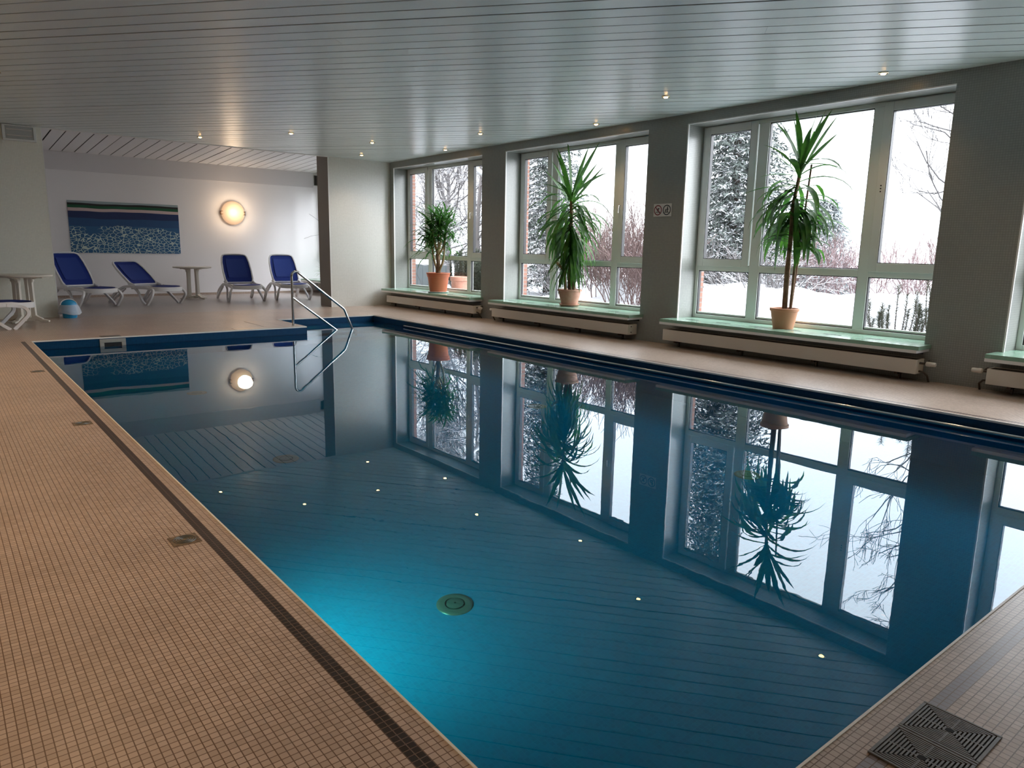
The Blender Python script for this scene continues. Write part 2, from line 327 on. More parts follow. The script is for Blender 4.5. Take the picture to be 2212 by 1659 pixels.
# ------------------------------------------------------------------ mesh building
class MB:
    def __init__(s): s.v = []; s.f = []; s.m = []
    def add(s, vs, fs, mi=0):
        b = len(s.v); s.v += [tuple(p) for p in vs]
        s.f += [tuple(b + i for i in f) for f in fs]; s.m += [mi] * len(fs)
    def box(s, a, b, mi=0):
        x0, y0, z0 = [min(p, q) for p, q in zip(a, b)]; x1, y1, z1 = [max(p, q) for p, q in zip(a, b)]
        s.add([(x0, y0, z0), (x1, y0, z0), (x1, y1, z0), (x0, y1, z0), (x0, y0, z1), (x1, y0, z1), (x1, y1, z1), (x0, y1, z1)],
              [(0, 3, 2, 1), (4, 5, 6, 7), (0, 1, 5, 4), (1, 2, 6, 5), (2, 3, 7, 6), (3, 0, 4, 7)], mi)
    def quad(s, a, b, c, d, mi=0): s.add([a, b, c, d], [(0, 1, 2, 3)], mi)
    def prism(s, poly, z0, z1, mi=0):
        n = len(poly)
        s.add([(x, y, z0) for x, y in poly] + [(x, y, z1) for x, y in poly],
              [tuple(range(n))[::-1], tuple(range(n, 2 * n))] + [(i, (i + 1) % n, n + (i + 1) % n, n + i) for i in range(n)], mi)
    def lathe(s, prof, c=(0, 0, 0), n=32, mi=0, cap=True, axis='z'):
        def tr(x, y, z):
            if axis == 'z': return (c[0] + x, c[1] + y, c[2] + z)
            if axis == 'x': return (c[0] + z, c[1] + x, c[2] + y)
            return (c[0] + x, c[1] + z, c[2] + y)       # 'y'
        vs = [tr(r * math.cos(2 * PI * i / n), r * math.sin(2 * PI * i / n), z) for r, z in prof for i in range(n)]
        fs = []
        for k in range(len(prof) - 1):
            for i in range(n):
                j = (i + 1) % n; fs.append((k * n + i, k * n + j, (k + 1) * n + j, (k + 1) * n + i))
        if cap:
            fs.append(tuple(range(n))[::-1]); fs.append(tuple((len(prof) - 1) * n + i for i in range(n)))
        if axis == 'y': fs = [f[::-1] for f in fs]
        s.add(vs, fs, mi)
    def tube(s, pts, r, n=12, mi=0, cap=True, closed=False):
        pts = [Vector(p) for p in pts]; m = len(pts)
        rr = r if isinstance(r, (list, tuple)) else [r] * m
        up = None; rings = []
        for i, p in enumerate(pts):
            a = pts[i - 1] if (i > 0 or closed) else p; b = pts[(i + 1) % m] if (i < m - 1 or closed) else p
            t = (b - a).normalized() if (b - a).length > 1e-9 else Vector((0, 0, 1))
            if up is None:
                up = Vector((0, 0, 1)) if abs(t.z) < 0.9 else Vector((1, 0, 0))
            u = (up - t * up.dot(t)); u = u.normalized() if u.length > 1e-6 else t.orthogonal().normalized()
            up = u; w = t.cross(u)
            rings.append([p + (u * math.cos(2 * PI * k / n) + w * math.sin(2 * PI * k / n)) * rr[i] for k in range(n)])
        vs = [q for ring in rings for q in ring]; fs = []
        for i in range(m if closed else m - 1):
            j = (i + 1) % m
            for k in range(n): fs.append((i * n + k, i * n + (k + 1) % n, j * n + (k + 1) % n, j * n + k))
        if cap and not closed: fs += [tuple(range(n))[::-1], tuple((m - 1) * n + k for k in range(n))]
        s.add(vs, fs, mi)
    def strap(s, pts, side, w, h, mi=0, closed=False):
        """rectangular section swept along pts; side = direction of the width w, h across"""
        pts = [Vector(p) for p in pts]; m = len(pts); vs = []; fs = []
        ww = w if isinstance(w, (list, tuple)) else [w] * m
        hh = h if isinstance(h, (list, tuple)) else [h] * m
        for i, p in enumerate(pts):
            a = pts[i - 1] if (i > 0 or closed) else p; b = pts[(i + 1) % m] if (i < m - 1 or closed) else p
            t = (b - a).normalized(); sd = Vector(side); sd = (sd - t * sd.dot(t)).normalized(); n = t.cross(sd)
            for q, r in ((-1, -1), (1, -1), (1, 1), (-1, 1)): vs.append(p + sd * q * ww[i] / 2 + n * r * hh[i] / 2)
        for i in range(m if closed else m - 1):
            j = (i + 1) % m
            for k in range(4): fs.append((i * 4 + k, i * 4 + (k + 1) % 4, j * 4 + (k + 1) % 4, j * 4 + k))
        if not closed: fs += [(3, 2, 1, 0), tuple((m - 1) * 4 + k for k in range(4))]
        s.add(vs, fs, mi)
    def build(s, name, mats, parent=None, smooth=None, bevel=0.0, loc=None):
        me = bpy.data.meshes.new(name); me.from_pydata(s.v, [], s.f)
        mats = mats if isinstance(mats, (list, tuple)) else [mats]
        for m in mats: me.materials.append(m)
        if len(mats) > 1: me.polygons.foreach_set('material_index', s.m)
        if smooth is not None:
            me.polygons.foreach_set('use_smooth', [True] * len(me.polygons)); me.set_sharp_from_angle(angle=R(smooth))
        me.update()
        o = bpy.data.objects.new(name, me); COL.objects.link(o)
        if parent: o.parent = parent
        if loc: o.location = loc
        if bevel:
            b = o.modifiers.new('bevel', 'BEVEL'); b.width = bevel; b.segments = 2; b.limit_method = 'ANGLE'
        return o

def tag(o, label=None, cat=None, group=None, kind=None):
    if label: o['label'] = label
    if cat: o['category'] = cat
    if group: o['group'] = group
    if kind: o['kind'] = kind
    return o

def empty(name, loc, label=None, cat=None, group=None, kind=None, rz=0.0):
    o = bpy.data.objects.new(name, None); COL.objects.link(o); o.location = loc; o.rotation_euler.z = rz
    o.empty_display_size = 0.1
    return tag(o, label, cat, group, kind)

def copy_tree(o, parent=None):
    c = o.copy(); COL.objects.link(c)
    if parent: c.parent = parent
    for ch in list(o.children): copy_tree(ch, c)
    return c

def arc(cx, cy, r, a0, a1, n):
    return [(cx + r * math.cos(a0 + (a1 - a0) * i / n), cy + r * math.sin(a0 + (a1 - a0) * i / n)) for i in range(n + 1)]

def bez(p, n=10):
    """Catmull-Rom through points"""
    p = [Vector(q) for q in p]; q = [p[0] * 2 - p[1]] + p + [p[-1] * 2 - p[-2]]; out = []
    for i in range(1, len(q) - 2):
        for k in range(n):
            t = k / n; a, b, c, d = q[i - 1], q[i], q[i + 1], q[i + 2]
            out.append(0.5 * ((2 * b) + (c - a) * t + (2 * a - 5 * b + 4 * c - d) * t * t + (3 * b - a - 3 * c + d) * t ** 3))
    out.append(p[-1]); return out

STR = 'structure'

# ------------------------------------------------------------------ the room
def st(o): return tag(o, kind=STR)

b = MB()
def top(x0, y0, x1, y1, mi=0): b.quad((x0, y0, 0), (x1, y0, 0), (x1, y1, 0), (x0, y1, 0), mi)
top(XL, YN, 0, YR); top(0, YN, PW, PY); top(PW, YN, W + 0.45, YR); top(0, 0, PB, YR); top(PB, PN, PW, YR)
st(b.build('floor', M['floor']))
b = MB(); top(XL, YR, AFR, YB + 0.1); st(b.build('floor_alcove', M['alcfloor']))
b = MB(); b.box((2.76, 0.02, 0.0), (PB - 0.012, 0.30, 0.003)); b.box((3.30, 0.30, 0.0), (PB - 0.012, 1.30, 0.003))
st(b.build('floor_tiles', M['bigtile']))

b = MB(); D0 = -1.45
P6 = [(0, PY), (PW, PY), (PW, PN), (PB, PN), (PB, 0), (0, 0)]
for i in range(6):
    (x0, y0), (x1, y1) = P6[i], P6[(i + 1) % 6]
    b.quad((x0, y0, D0), (x0, y0, -0.22), (x1, y1, -0.22), (x1, y1, D0)); b.quad((x0, y0, -0.22), (x0, y0, 0.0), (x1, y1, 0.0), (x1, y1, -0.22), 1)
b.add([(x, y, D0) for x, y in P6], [(0, 1, 2, 3, 4, 5)])
b.box((PB, 0.95, D0), (PW - 0.0, PN, -0.42)); b.box((PB, 0.52, D0), (PW, 0.95, -0.72)); b.box((PB, 0.1, D0), (PW, 0.52, -1.05))
st(b.build('floor_pool_basin', [M['pooltile'], M['poolband']]))

b = MB()
for i in range(6):                                   # thin white strip along the pool edge
    (x0, y0), (x1, y1) = P6[i], P6[(i + 1) % 6]
    e = 0.004
    b.box((min(x0, x1) - e, min(y0, y1) - e, -0.014), (max(x0, x1) + e, max(y0, y1) + e, 0.0035))
st(b.build('trim_1', M['edgestrip']))

b = MB(); e = 0.06
PP = [(0 - e, PY - e), (PW + e, PY - e), (PW + e, PN + e), (PB - e, PN + e), (PB - e, 0 + e), (0 - e, 0 + e)]
b.prism(PP, D0 - 0.06, WL)
water = st(b.build('pool_water', M['water']))

ys = []                                              # solid stretches of the window wall
OP = sorted([(y - WW, y) for y in WINS])
edges = [YN] + [v for o in OP for v in o] + [YR + 0.58]
b = MB(); bx = MB()
for i in range(0, len(edges), 2):
    b.box((W, edges[i], 0), (FR + 0.07, edges[i + 1], HC + 0.3))
    bx.box((FR + 0.075, edges[i] - 0.0, -0.6), (FR + 0.21, edges[i + 1], HC + 0.6))
for lo, hi in OP:
    b.box((W, lo, 0), (FR + 0.07, hi, 0.29)); b.box((W, lo, ZT), (FR + 0.07, hi, HC + 0.3))
    bx.box((FR + 0.075, lo, -0.6), (FR + 0.21, hi, 0.42)); bx.box((FR + 0.075, lo, ZT + 0.02), (FR + 0.21, hi, HC + 0.6))
ALO, AHI = 5.22, 8.65
for y0, y1, z0, z1 in ((YR + 0.58, ALO, 0, 3.9), (AHI, YB + 0.4, 0, 3.9), (ALO, AHI, 0, 0.29), (ALO, AHI, ZT, 3.9)):
    b.box((AX, y0, z0), (AFR + 0.07, y1, z1)); bx.box((AFR + 0.075, y0, z0 - (0.6 if z0 == 0 else 0)), (AFR + 0.21, y1, z1 + (0.12 if z1 < 1 else 0)))
bx.box((FR + 0.21, YR + 0.57, -0.6), (AFR + 0.21, YR + 0.70, 3.9))
b.box((W, YR + 0.575, 0), (AX + 0.05, YR + 0.585, 3.9))
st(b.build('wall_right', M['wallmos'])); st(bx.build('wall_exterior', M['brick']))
b = MB()                                             # white corner beads of the reveals
for lo, hi in OP:
    b.box((W - 0.003, hi - 0.012, 0.40), (W + 0.02, hi + 0.004, ZT)); b.box((W - 0.003, lo, ZT - 0.006), (W + 0.02, hi, ZT + 0.008))
st(b.build('trim_2', M['white']))

b = MB(); b.box((XL, YR, 0), (0.752, YR + 0.40, HC + 0.35)); st(b.build('wall_far', M['pillarmos']))
b = MB(); b.box((0.752, YR - 0.002, 0), (0.764, YR + 0.40, HC)); st(b.build('trim_3', M['white']))
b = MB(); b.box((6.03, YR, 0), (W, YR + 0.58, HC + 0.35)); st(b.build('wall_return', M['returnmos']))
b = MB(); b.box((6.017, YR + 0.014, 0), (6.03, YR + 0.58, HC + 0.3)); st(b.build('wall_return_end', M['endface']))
b = MB(); b.box((6.012, YR - 0.002, 0), (6.03, YR + 0.014, HC)); st(b.build('trim_4', M['white']))
b = MB(); b.box((XL, YB, 0), (AFR + 0.07, YB + 0.2, 3.9)); st(b.build('wall_back', M['plaster']))
b = MB(); b.box((-1.2, YR + 0.4, 0), (-1.0, YB, 3.9)); st(b.build('wall_alcove_left', M['plaster']))
b = MB(); b.box((XL - 0.2, YN, 0), (XL, YR + 0.4, HC + 0.3)); st(b.build('wall_left', M['sidewall']))
b = MB(); b.box((XL - 0.2, YN - 0.2, 0), (FR + 0.07, YN, HC + 0.3)); st(b.build('wall_near', M['sidewall']))
b = MB(); b.box((-1.0, YB - 0.03, 3.005), (7.93, YB, 3.45)); st(b.build('wall_soffit', M['soffit']))
b = MB(); b.box((-1.0, YB - 0.012, 0), (AX, YB, 0.058)); st(b.build('baseboard_back', M['floor']))

# --- slatted ceilings: every slat is cut to the room's outline
def clip(poly, nx, ny, d):
    out = []
    for i in range(len(poly)):
        a, c = poly[i], poly[(i + 1) % len(poly)]
        da, dc = a[0] * nx + a[1] * ny - d, c[0] * nx + c[1] * ny - d
        if da <= 0: out.append(a)
        if da * dc < 0:
            t = da / (da - dc); out.append((a[0] + (c[0] - a[0]) * t, a[1] + (c[1] - a[1]) * t))
    return out

def slats(mb, rect, ang, pitch, gap, zf, joints, r, off=0.0):
    x0, y0, x1, y1 = rect; d = (math.cos(ang), math.sin(ang)); n = (-d[1], d[0])
    cs = [(x0, y0), (x1, y0), (x1, y1), (x0, y1)]
    lo = min(c[0] * n[0] + c[1] * n[1] for c in cs); hi = max(c[0] * n[0] + c[1] * n[1] for c in cs)
    k = math.floor((lo - off) / pitch)
    while off + k * pitch < hi:
        a0 = off + k * pitch + gap / 2 * r.choice([1, 1, 1, 1, 1.7, 0.7]); a1 = off + (k + 1) * pitch - gap / 2; k += 1
        poly = cs
        poly = clip(poly, n[0], n[1], a1); poly = clip(poly, -n[0], -n[1], -a0) if len(poly) > 2 else poly
        if len(poly) < 3: continue
        ts = [p[0] * d[0] + p[1] * d[1] for p in poly]; t0, t1 = min(ts), max(ts)
        cuts = [t0 - 1, t1 + 1]
        if joints and t1 - t0 > 4: cuts.insert(1, r.uniform(t0 + 1, t1 - 1))
        dz = r.uniform(-0.0012, 0.0012)
        for i in range(len(cuts) - 1):
            q = clip(poly, d[0], d[1], cuts[i + 1] - 0.0012); q = clip(q, -d[0], -d[1], -(cuts[i] + 0.0012)) if len(q) > 2 else q
            if len(q) < 3: continue
            m = len(q)
            mb.add([(x, y, zf(x, y) + dz) for x, y in q] + [(x, y, zf(x, y) + 0.007) for x, y in q],
                   [tuple(range(m))[::-1]] + [(j, (j + 1) % m, m + (j + 1) % m, m + j) for j in range(m)])
b = MB(); slats(b, (XL, YN, W, YR), R(-51), 0.2215, 0.018, lambda x, y: HC, True, random.Random(3), off=-2.53)
b.quad((XL, YN, HC + 0.018), (XL, YR, HC + 0.018), (W, YR, HC + 0.018), (W, YN, HC + 0.018), 1)
st(b.build('ceiling', [M['slat'], M['dark']]))
b = MB(); zf = lambda x, y: 3.42 + 0.045 * (YB - y)
slats(b, (-1.0, YR, AX + 0.05, YB), R(90), 0.2535, 0.022, zf, False, random.Random(5), off=-1.463 + 0.0)
b.quad((-1.0, YR, zf(0, YR) + 0.018), (-1.0, YB, zf(0, YB) + 0.018), (AX + 0.05, YB, zf(0, YB) + 0.018), (AX + 0.05, YR, zf(0, YR) + 0.018), 1)
st(b.build('ceiling_alcove', [M['whiteslat'], M['dark']]))
b = MB(); b.box((0.764, YR - 0.004, HC - 0.012), (6.03, YR + 0.05, HC + 0.42)); st(b.build('trim_5', M['white']))
b = MB(); b.box((XL - 0.2, YN - 0.2, HC + 0.30), (FR + 0.3, YR + 0.05, HC + 0.4)); b.box((-1.4, YR, 3.95), (AFR + 0.3, YB + 0.2, 4.05)); st(b.build('ceiling_roof', M['dark']))

# ------------------------------------------------------------------ windows
def frame_rect(mb, y0, y1, z0, z1, w, x0, x1):
    """a rectangular ring in the window plane (local y runs to minus)"""
    mb.box((x0, y0, z0), (x1, y0 + w, z1)); mb.box((x0, y1 - w, z0), (x1, y1, z1))
    mb.box((x0, y0 + w, z0), (x1, y1 - w, z0 + w)); mb.box((x0, y0 + w, z1 - w), (x1, y1 - w, z1))

def make_window(name, y):
    root = empty(name, (FR, y, ZS), kind=STR)
    H = ZT - ZS; f = MB()
    frame_rect(f, -WW, 0, 0.0, H, 0.055, 0.0, 0.075)
    tz0, tz1 = 0.695, 0.785                           # transom
    m1a, m1b, m2a, m2b = -1.06, -0.875, -2.555, -2.425
    m1a, m1b = -1.055, -0.90
    f.box((0.0, m1a, 0.055), (0.075, m1b, H - 0.055)); f.box((0.0, m2a, 0.055), (0.075, m2b, H - 0.055))
    for a, c in ((-WW + 0.055, m2a), (m2b, m1a), (m1b, -0.055)): f.box((0.0, a, tz0), (0.075, c, tz1))
    f.box((0.02, -WW + 0.05, 0.05), (0.06, -0.05, 0.088)); f.box((0.02, m2b, H - 0.07), (0.06, m1a, H - 0.05))   # glazing beads
    f.build('window_frame', M['frame'], root, bevel=0.004)
    for a, c in ((-0.885, -0.025), (-3.405, -2.545)):
        s = MB(); frame_rect(s, a, c, tz1 - 0.025, H - 0.01, 0.105, -0.016, 0.05)
        so = s.build('sash', M['frame'], root, bevel=0.006)
        g = MB(); frame_rect(g, a + 0.1, c - 0.1, tz1 + 0.075, H - 0.11, 0.012, -0.010, 0.052); g.build('seal', M['black'], so)
        p = MB(); p.box((0.028, a + 0.10, tz1 + 0.08), (0.034, c - 0.10, H - 0.115)); p.build('window_pane', M['pane'], so)
    for a, c, z0, z1 in ((m2b, m1a, tz1, H - 0.055), (-WW + 0.055, m2a, 0.055, tz0), (m2b, m1a, 0.055, tz0), (m1b, -0.055, 0.055, tz0)):
        p = MB(); p.box((0.03, a, z0), (0.036, c, z1)); p.build('window_pane', M['pane'], root)
        g = MB(); frame_rect(g, a, c, z0, z1, 0.010, 0.012, 0.06); g.build('seal', M['black'], root)
    h = MB(); h.box((-0.03, -2.60, 1.62), (-0.016, -2.575, 1.69)); h.tube([(-0.03, -2.587, 1.675), (-0.055, -2.587, 1.675), (-0.058, -2.587, 1.66), (-0.058, -2.587, 1.56)], 0.009, 8)
    h.build('window_handle', M['white'], root, smooth=40)
    s = MB(); s.box((7.21 - FR, -WW - 0.075, -0.042), (0.01, 0.05, 0.0)); so = s.build('window_sill', M['greentile'], root)
    s = MB(); s.box((7.21 - FR - 0.004, -WW - 0.055, -0.076), (-0.37, 0.05, -0.0421)); s.build('sill_strip', M['white'], so)
    s = MB()
    for k in range(6): s.box((-0.42, -0.42 - k * 0.52, -0.0005), (-0.385, -0.20 - k * 0.52, 0.0012))
    s.build('sill_slot', M['dark'], so)
    return root
w1 = make_window('window_1', WINS[0])
for i, y in enumerate(WINS[1:]):
    w = copy_tree(w1); w.name = 'window_%d' % (i + 2); w.location.y = y
w5 = copy_tree(w1); w5.name = 'window_5'; w5.location = (AFR, AHI, ZS)
for wo in [o for o in bpy.data.objects if o.name.startswith('window_3')][:1]:
    for ch in list(wo.children):
        if ch.name.startswith('window_handle'): bpy.data.objects.remove(ch)
    b = MB()
    for k in range(3): b.lathe([(0.009, -0.0175), (0.009, -0.0158)], (0, -2.60, 1.70 + k * 0.034), 12, axis='x')
    b.build('handle_holes', M['black'], wo)

# ------------------------------------------------------------------ radiators
def make_radiator(y0, y1, valve_far, label):
    ln = y0 - y1; root = empty('radiator', (7.32, y0, 0.0), label, 'radiator', 'long low radiators under the window sills')
    b = MB(); b.box((0, -ln, 0.088), (0.018, 0, 0.247)); b.box((0.018, -ln, 0.088), (0.20, -ln + 0.012, 0.247)); b.box((0.018, -0.012, 0.088), (0.20, 0, 0.247)); b.box((0.188, -ln, 0.088), (0.205, 0, 0.247))
    b.build('radiator_body', M['rad'], root, bevel=0.004)
    g = MB(); g.box((0.018, -ln + 0.012, 0.09), (0.188, -0.012, 0.232))
    for k in range(8): g.box((0.026 + k * 0.021, -ln + 0.012, 0.232), (0.034 + k * 0.021, -0.012, 0.243))
    g.build('top_grille', M['radgrill'], root)
    for t in (0.06, 0.36, 0.66, 0.94):
        s = MB(); y = -ln * t; s.box((0.02, y - 0.018, 0.062), (0.19, y + 0.018, 0.088)); s.box((0.11, y - 0.012, 0.0), (0.135, y + 0.012, 0.088))
        s.build('stand', M['steelpipe'], root)
    ye = 0.0 if valve_far else -ln; d = 1 if valve_far else -1
    p = MB(); p.tube([(0.09, ye, 0.205), (0.09, ye + d * 0.05, 0.205), (0.12, ye + d * 0.055, 0.215), (0.19, ye + d * 0.055, 0.225)], 0.012, 10); p.build('supply_pipe', M['steelpipe'], root, smooth=40)
    p = MB(); p.tube([(0.09, ye + d * 0.0, 0.115), (0.09, ye + d * 0.05, 0.11), (0.10, ye + d * 0.085, 0.075), (0.15, ye + d * 0.09, 0.0)], 0.011, 10)
    p.build('return_pipe', M['steelpipe'], root, smooth=40)
    v = MB(); n = 20
    v.lathe([(0.018, 0), (0.026, 0.006), (0.027, 0.035), (0.024, 0.045), (0.024, 0.09), (0.02, 0.1)], (0, 0, 0), n, axis='y')
    vo = v.build('thermostat_valve', M['valve'], root, smooth=40); vo.location = (0.09, ye + d * 0.065, 0.205)
    if d < 0: vo.rotation_euler.z = PI
    for z in (0.125, 0.212):
        c = MB(); c.lathe([(0.009, 0), (0.009, 0.004)], (0, 0, 0), 12, axis='y')
        c.build('end_plug', M['black'], root, loc=(0.07, -ln - 0.004 if valve_far else 0.0, z))
    return root
make_radiator(3.385, -0.09, False, 'long cream radiator under the sill with the bushy plant and grey saucer, farthest one')
make_radiator(-0.70, -4.18, True, 'long cream radiator under the sill with the tall skirted yucca, between two wall piers')
make_radiator(-4.86, -8.385, False, 'long cream radiator under the sill of the staked plant, valve at its near end')
make_radiator(-9.065, -12.5, True, 'cream radiator cut off by the right edge of the photo, valve at its far end')
rdo = make_radiator(8.55, 5.3, False, 'low radiator in the lounger alcove, mostly hidden behind the wall end'); rdo.location.x = AX - 0.215

# ------------------------------------------------------------------ ceiling lamps
def make_downlight(label):
    root = empty('ceiling_downlight', (0, 0, HC), label, 'ceiling lamp', 'small recessed ceiling lamps')
    b = MB(); b.lathe([(0.030, 0.0), (0.030, -0.010), (0.046, -0.014), (0.052, -0.010), (0.052, 0.0)], (0, 0, 0), 28, cap=False); b.build('lamp_ring', M['lampring'], root, smooth=50)
    b = MB(); b.lathe([(0.004, -0.024), (0.020, -0.021), (0.028, -0.012), (0.030, -0.002)], (0, 0, 0), 24); b.build('lamp_bulb', M['glow'], root, smooth=50)
    return root
DL = [(3.10, 2.58, 'ceiling lamp nearest the picture wall, first above the alcove edge'), (4.14, 0.92, 'second ceiling lamp from the left above the pool'),
      (5.68, 0.88, 'ceiling lamp above the far end of the pool, left of the wall stub'), (6.40, 2.71, 'farthest ceiling lamp, in front of the wall stub'),
      (7.18, 0.69, 'ceiling lamp close to the top of the farthest window'), (6.48, -1.43, 'ceiling lamp between the two farthest windows, set back from the wall'),
      (7.19, -3.45, 'ceiling lamp close above the middle window with the skirted yucca'), (6.40, -5.45, 'ceiling lamp set back from the wall sign'),
      (7.11, -7.79, 'largest seen ceiling lamp, above the window with the staked plant'), (6.40, -9.80, 'ceiling lamp near the right edge beyond the last pier'),
      (-0.16, -1.0, 'ceiling lamp at the left edge of the photo'), (-1.0, -3.1, 'ceiling lamp over the left deck nearest the far pillar'), (-0.35, -5.2, 'ceiling lamp over the left deck beside the middle drain'),
      (-1.2, -7.3, 'ceiling lamp over the left deck behind the round drain'), (-1.3, -9.2, 'ceiling lamp over the near left deck'), (3.2, -12.4, 'ceiling lamp over the near deck')]
d0 = make_downlight(DL[0][2])
for i, (x, y, lab) in enumerate(DL):
    o = d0 if i == 0 else copy_tree(d0)
    o.location = (x, y, HC); o['label'] = lab
    li = bpy.data.lights.new('downlight_spot', 'SPOT'); li.energy = 3.5 if x > 0.5 else (16 if -4 < y < 0 else 13); li.color = (1.0, 0.64, 0.34); li.spot_size = R(120); li.spot_blend = 0.8; li.shadow_soft_size = 0.03
    lo = bpy.data.objects.new('downlight_spot', li); COL.objects.link(lo); lo.location = (x, y, HC - 0.035)

# wall lamp
root = empty('wall_lamp', (5.60, YB, 2.185), 'round frosted glass wall lamp glowing on the white alcove wall', 'lamp')
b = MB(); b.lathe([(0.20, 0.0), (0.20, -0.05), (0.17, -0.055)], (0, 0, 0), 40, axis='y'); b.build('lamp_base', M['white'], root, smooth=40)
b = MB(); b.lathe([(0.305, -0.055), (0.31, -0.062), (0.30, -0.075), (0.25, -0.10), (0.18, -0.125), (0.10, -0.138), (0.02, -0.142)], (0, 0, 0), 48, axis='y'); b.build('glass_bowl', M['bowl'], root, smooth=60)
for sx in (-1, 1):
    b = MB()
    for dz in (-0.038, 0.038): b.box((sx * 0.275, -0.105, dz - 0.008), (sx * 0.325, -0.02, dz + 0.008))
    b.box((sx * 0.318, -0.05, -0.04), (sx * 0.328, -0.02, 0.04)); b.build('clip', M['brass'], root, bevel=0.002)
li = bpy.data.lights.new('wall_lamp_light', 'POINT'); li.energy = 2.5; li.color = (1.0, 0.74, 0.5); li.shadow_soft_size = 0.2
lo = bpy.data.objects.new('wall_lamp_light', li); COL.objects.link(lo); lo.location = (5.60, YB - 0.36, 2.2)

# emergency light on the pillar
root = empty('emergency_light', (0.432, YR, 3.14), 'grey rectangular light box at the top of the left pillar', 'light fitting')
b = MB(); b.box((-0.24, -0.07, -0.135), (0.24, 0, -0.105)); b.box((-0.24, -0.07, 0.10), (0.24, 0, 0.12)); b.box((-0.24, -0.07, -0.105), (-0.20, 0, 0.10)); b.box((0.20, -0.07, -0.105), (0.24, 0, 0.10)); b.box((-0.2, -0.02, -0.105), (0.2, 0, 0.10))
b.build('light_frame', M['frame'], root, bevel=0.006)
b = MB(); b.box((-0.198, -0.055, -0.103), (0.198, -0.05, 0.098)); b.build('diffuser', PM('milky_diffuser', (0.45, 0.47, 0.45), 0.3), root)
for z in (-0.05, 0.045):
    b = MB(); b.tube([(-0.18, -0.062, z), (0.18, -0.062, z)], 0.012, 10); b.build('tube', PM('grey_tube_lamp', (0.62, 0.6, 0.55), 0.3), root, smooth=40)

# vent at the end of the soffit
root = empty('vent_grille', (8.04, YB, 3.21), 'small dark vent grille at the end of the alcove soffit', 'vent')
b = MB(); frame_rect_pts = None
b.box((-0.10, -0.02, -0.16), (0.10, 0, -0.14)); b.box((-0.10, -0.02, 0.14), (0.10, 0, 0.16)); b.box((-0.10, -0.02, -0.14), (-0.08, 0, 0.14)); b.box((0.08, -0.02, -0.14), (0.10, 0, 0.14)); b.build('vent_frame', M['white'], root)
b = MB(); b.box((-0.08, -0.006, -0.14), (0.08, 0, 0.14)); b.build('vent_opening', M['black'], root)
b = MB()
for k in range(3): b.box((-0.055 + k * 0.05, -0.016, -0.14), (-0.045 + k * 0.05, -0.006, 0.14))
b.build('slat', M['alu'], root)

# picture
b = MB(); b.box((-1.238, -0.02, -0.618), (1.238, 0, 0.618))
o = b.build('wall_picture', [M['picture']], loc=(2.975, YB, 1.70)); tag(o, 'wide blue picture of rippled water with a green and pale band on the alcove wall', 'picture')

# sign on the pier between the windows
root = empty('safety_sign', (W - 0.001, -4.552, 1.962), 'small white safety sign with two round pictograms on the wall pier', 'sign')
b = MB(); b.box((-0.004, -0.168, -0.092), (0.0, 0.165, 0.092)); b.build('plate', M['signwhite'], root)
def ringf(mb, cy, cz, ro, ri, x, n=40):
    vs = []
    for i in range(n):
        a = 2 * PI * i / n; vs += [(x, cy - ro * math.cos(a), cz + ro * math.sin(a)), (x, cy - ri * math.cos(a), cz + ri * math.sin(a))]
    mb.add(vs, [(2 * i, 2 * ((i + 1) % n), 2 * ((i + 1) % n) + 1, 2 * i + 1) for i in range(n)])
def blob(mb, cy, cz, pts, x):            # pts: right = toward the viewer's right
    mb.add([(x, cy - a, cz + c) for a, c in pts], [tuple(range(len(pts)))])
def seg(mb, cy, cz, p, q, w, x):
    a, c = Vector(p), Vector(q); d = (c - a).normalized(); n = Vector((-d.y, d.x)) * w / 2
    blob(mb, cy, cz, [tuple(a + n), tuple(c + n), tuple(c - n), tuple(a - n)], x)
def disc(mb, cy, cz, p, r, x): blob(mb, cy, cz, arc(p[0], p[1], r, 0, 2 * PI, 14)[:-1], x)
X1, X2 = -0.0055, -0.0065
b = MB(); cy = 0.083; ringf(b, cy, 0, 0.074, 0.060, X1); seg(b, cy, 0, (-0.046, 0.046), (0.046, -0.046), 0.013, X2)
b.build('prohibition_ring', M['signred'], root)
b = MB()
disc(b, cy, 0, (0.006, 0.020), 0.011, X1); seg(b, cy, 0, (-0.004, 0.010), (0.008, -0.014), 0.022, X1); seg(b, cy, 0, (0.004, 0.004), (0.026, 0.032), 0.009, X1)
seg(b, cy, 0, (-0.006, 0.004), (-0.030, 0.010), 0.009, X1); seg(b, cy, 0, (0.006, -0.012), (-0.016, -0.012), 0.010, X1)
for k, zz in ((0, -0.026), (1, -0.036)):
    for j in range(5): seg(b, cy, 0, (-0.045 + j * 0.018, zz + (0.004 if j % 2 else -0.003)), (-0.027 + j * 0.018, zz + (-0.003 if j % 2 else 0.004)), 0.005, X1)
b.build('jumper_pictogram', M['signblue'], root)
b = MB(); cy = -0.083; ringf(b, cy, 0, 0.074, 0.060, X1)
disc(b, cy, 0, (0.014, 0.042), 0.009, X1); seg(b, cy, 0, (0.013, 0.034), (0.009, -0.030), 0.018, X1); seg(b, cy, 0, (0.012, 0.028), (-0.012, -0.004), 0.007, X1); seg(b, cy, 0, (0.016, 0.028), (0.030, 0.0), 0.007, X1)
disc(b, cy, 0, (-0.022, 0.006), 0.008, X1); seg(b, cy, 0, (-0.022, 0.0), (-0.020, -0.030), 0.013, X1); seg(b, cy, 0, (-0.022, -0.004), (-0.038, -0.020), 0.006, X1); seg(b, cy, 0, (-0.020, -0.004), (-0.008, 0.0), 0.006, X1)
seg(b, cy, 0, (-0.046, -0.034), (0.046, -0.034), 0.008, X1)
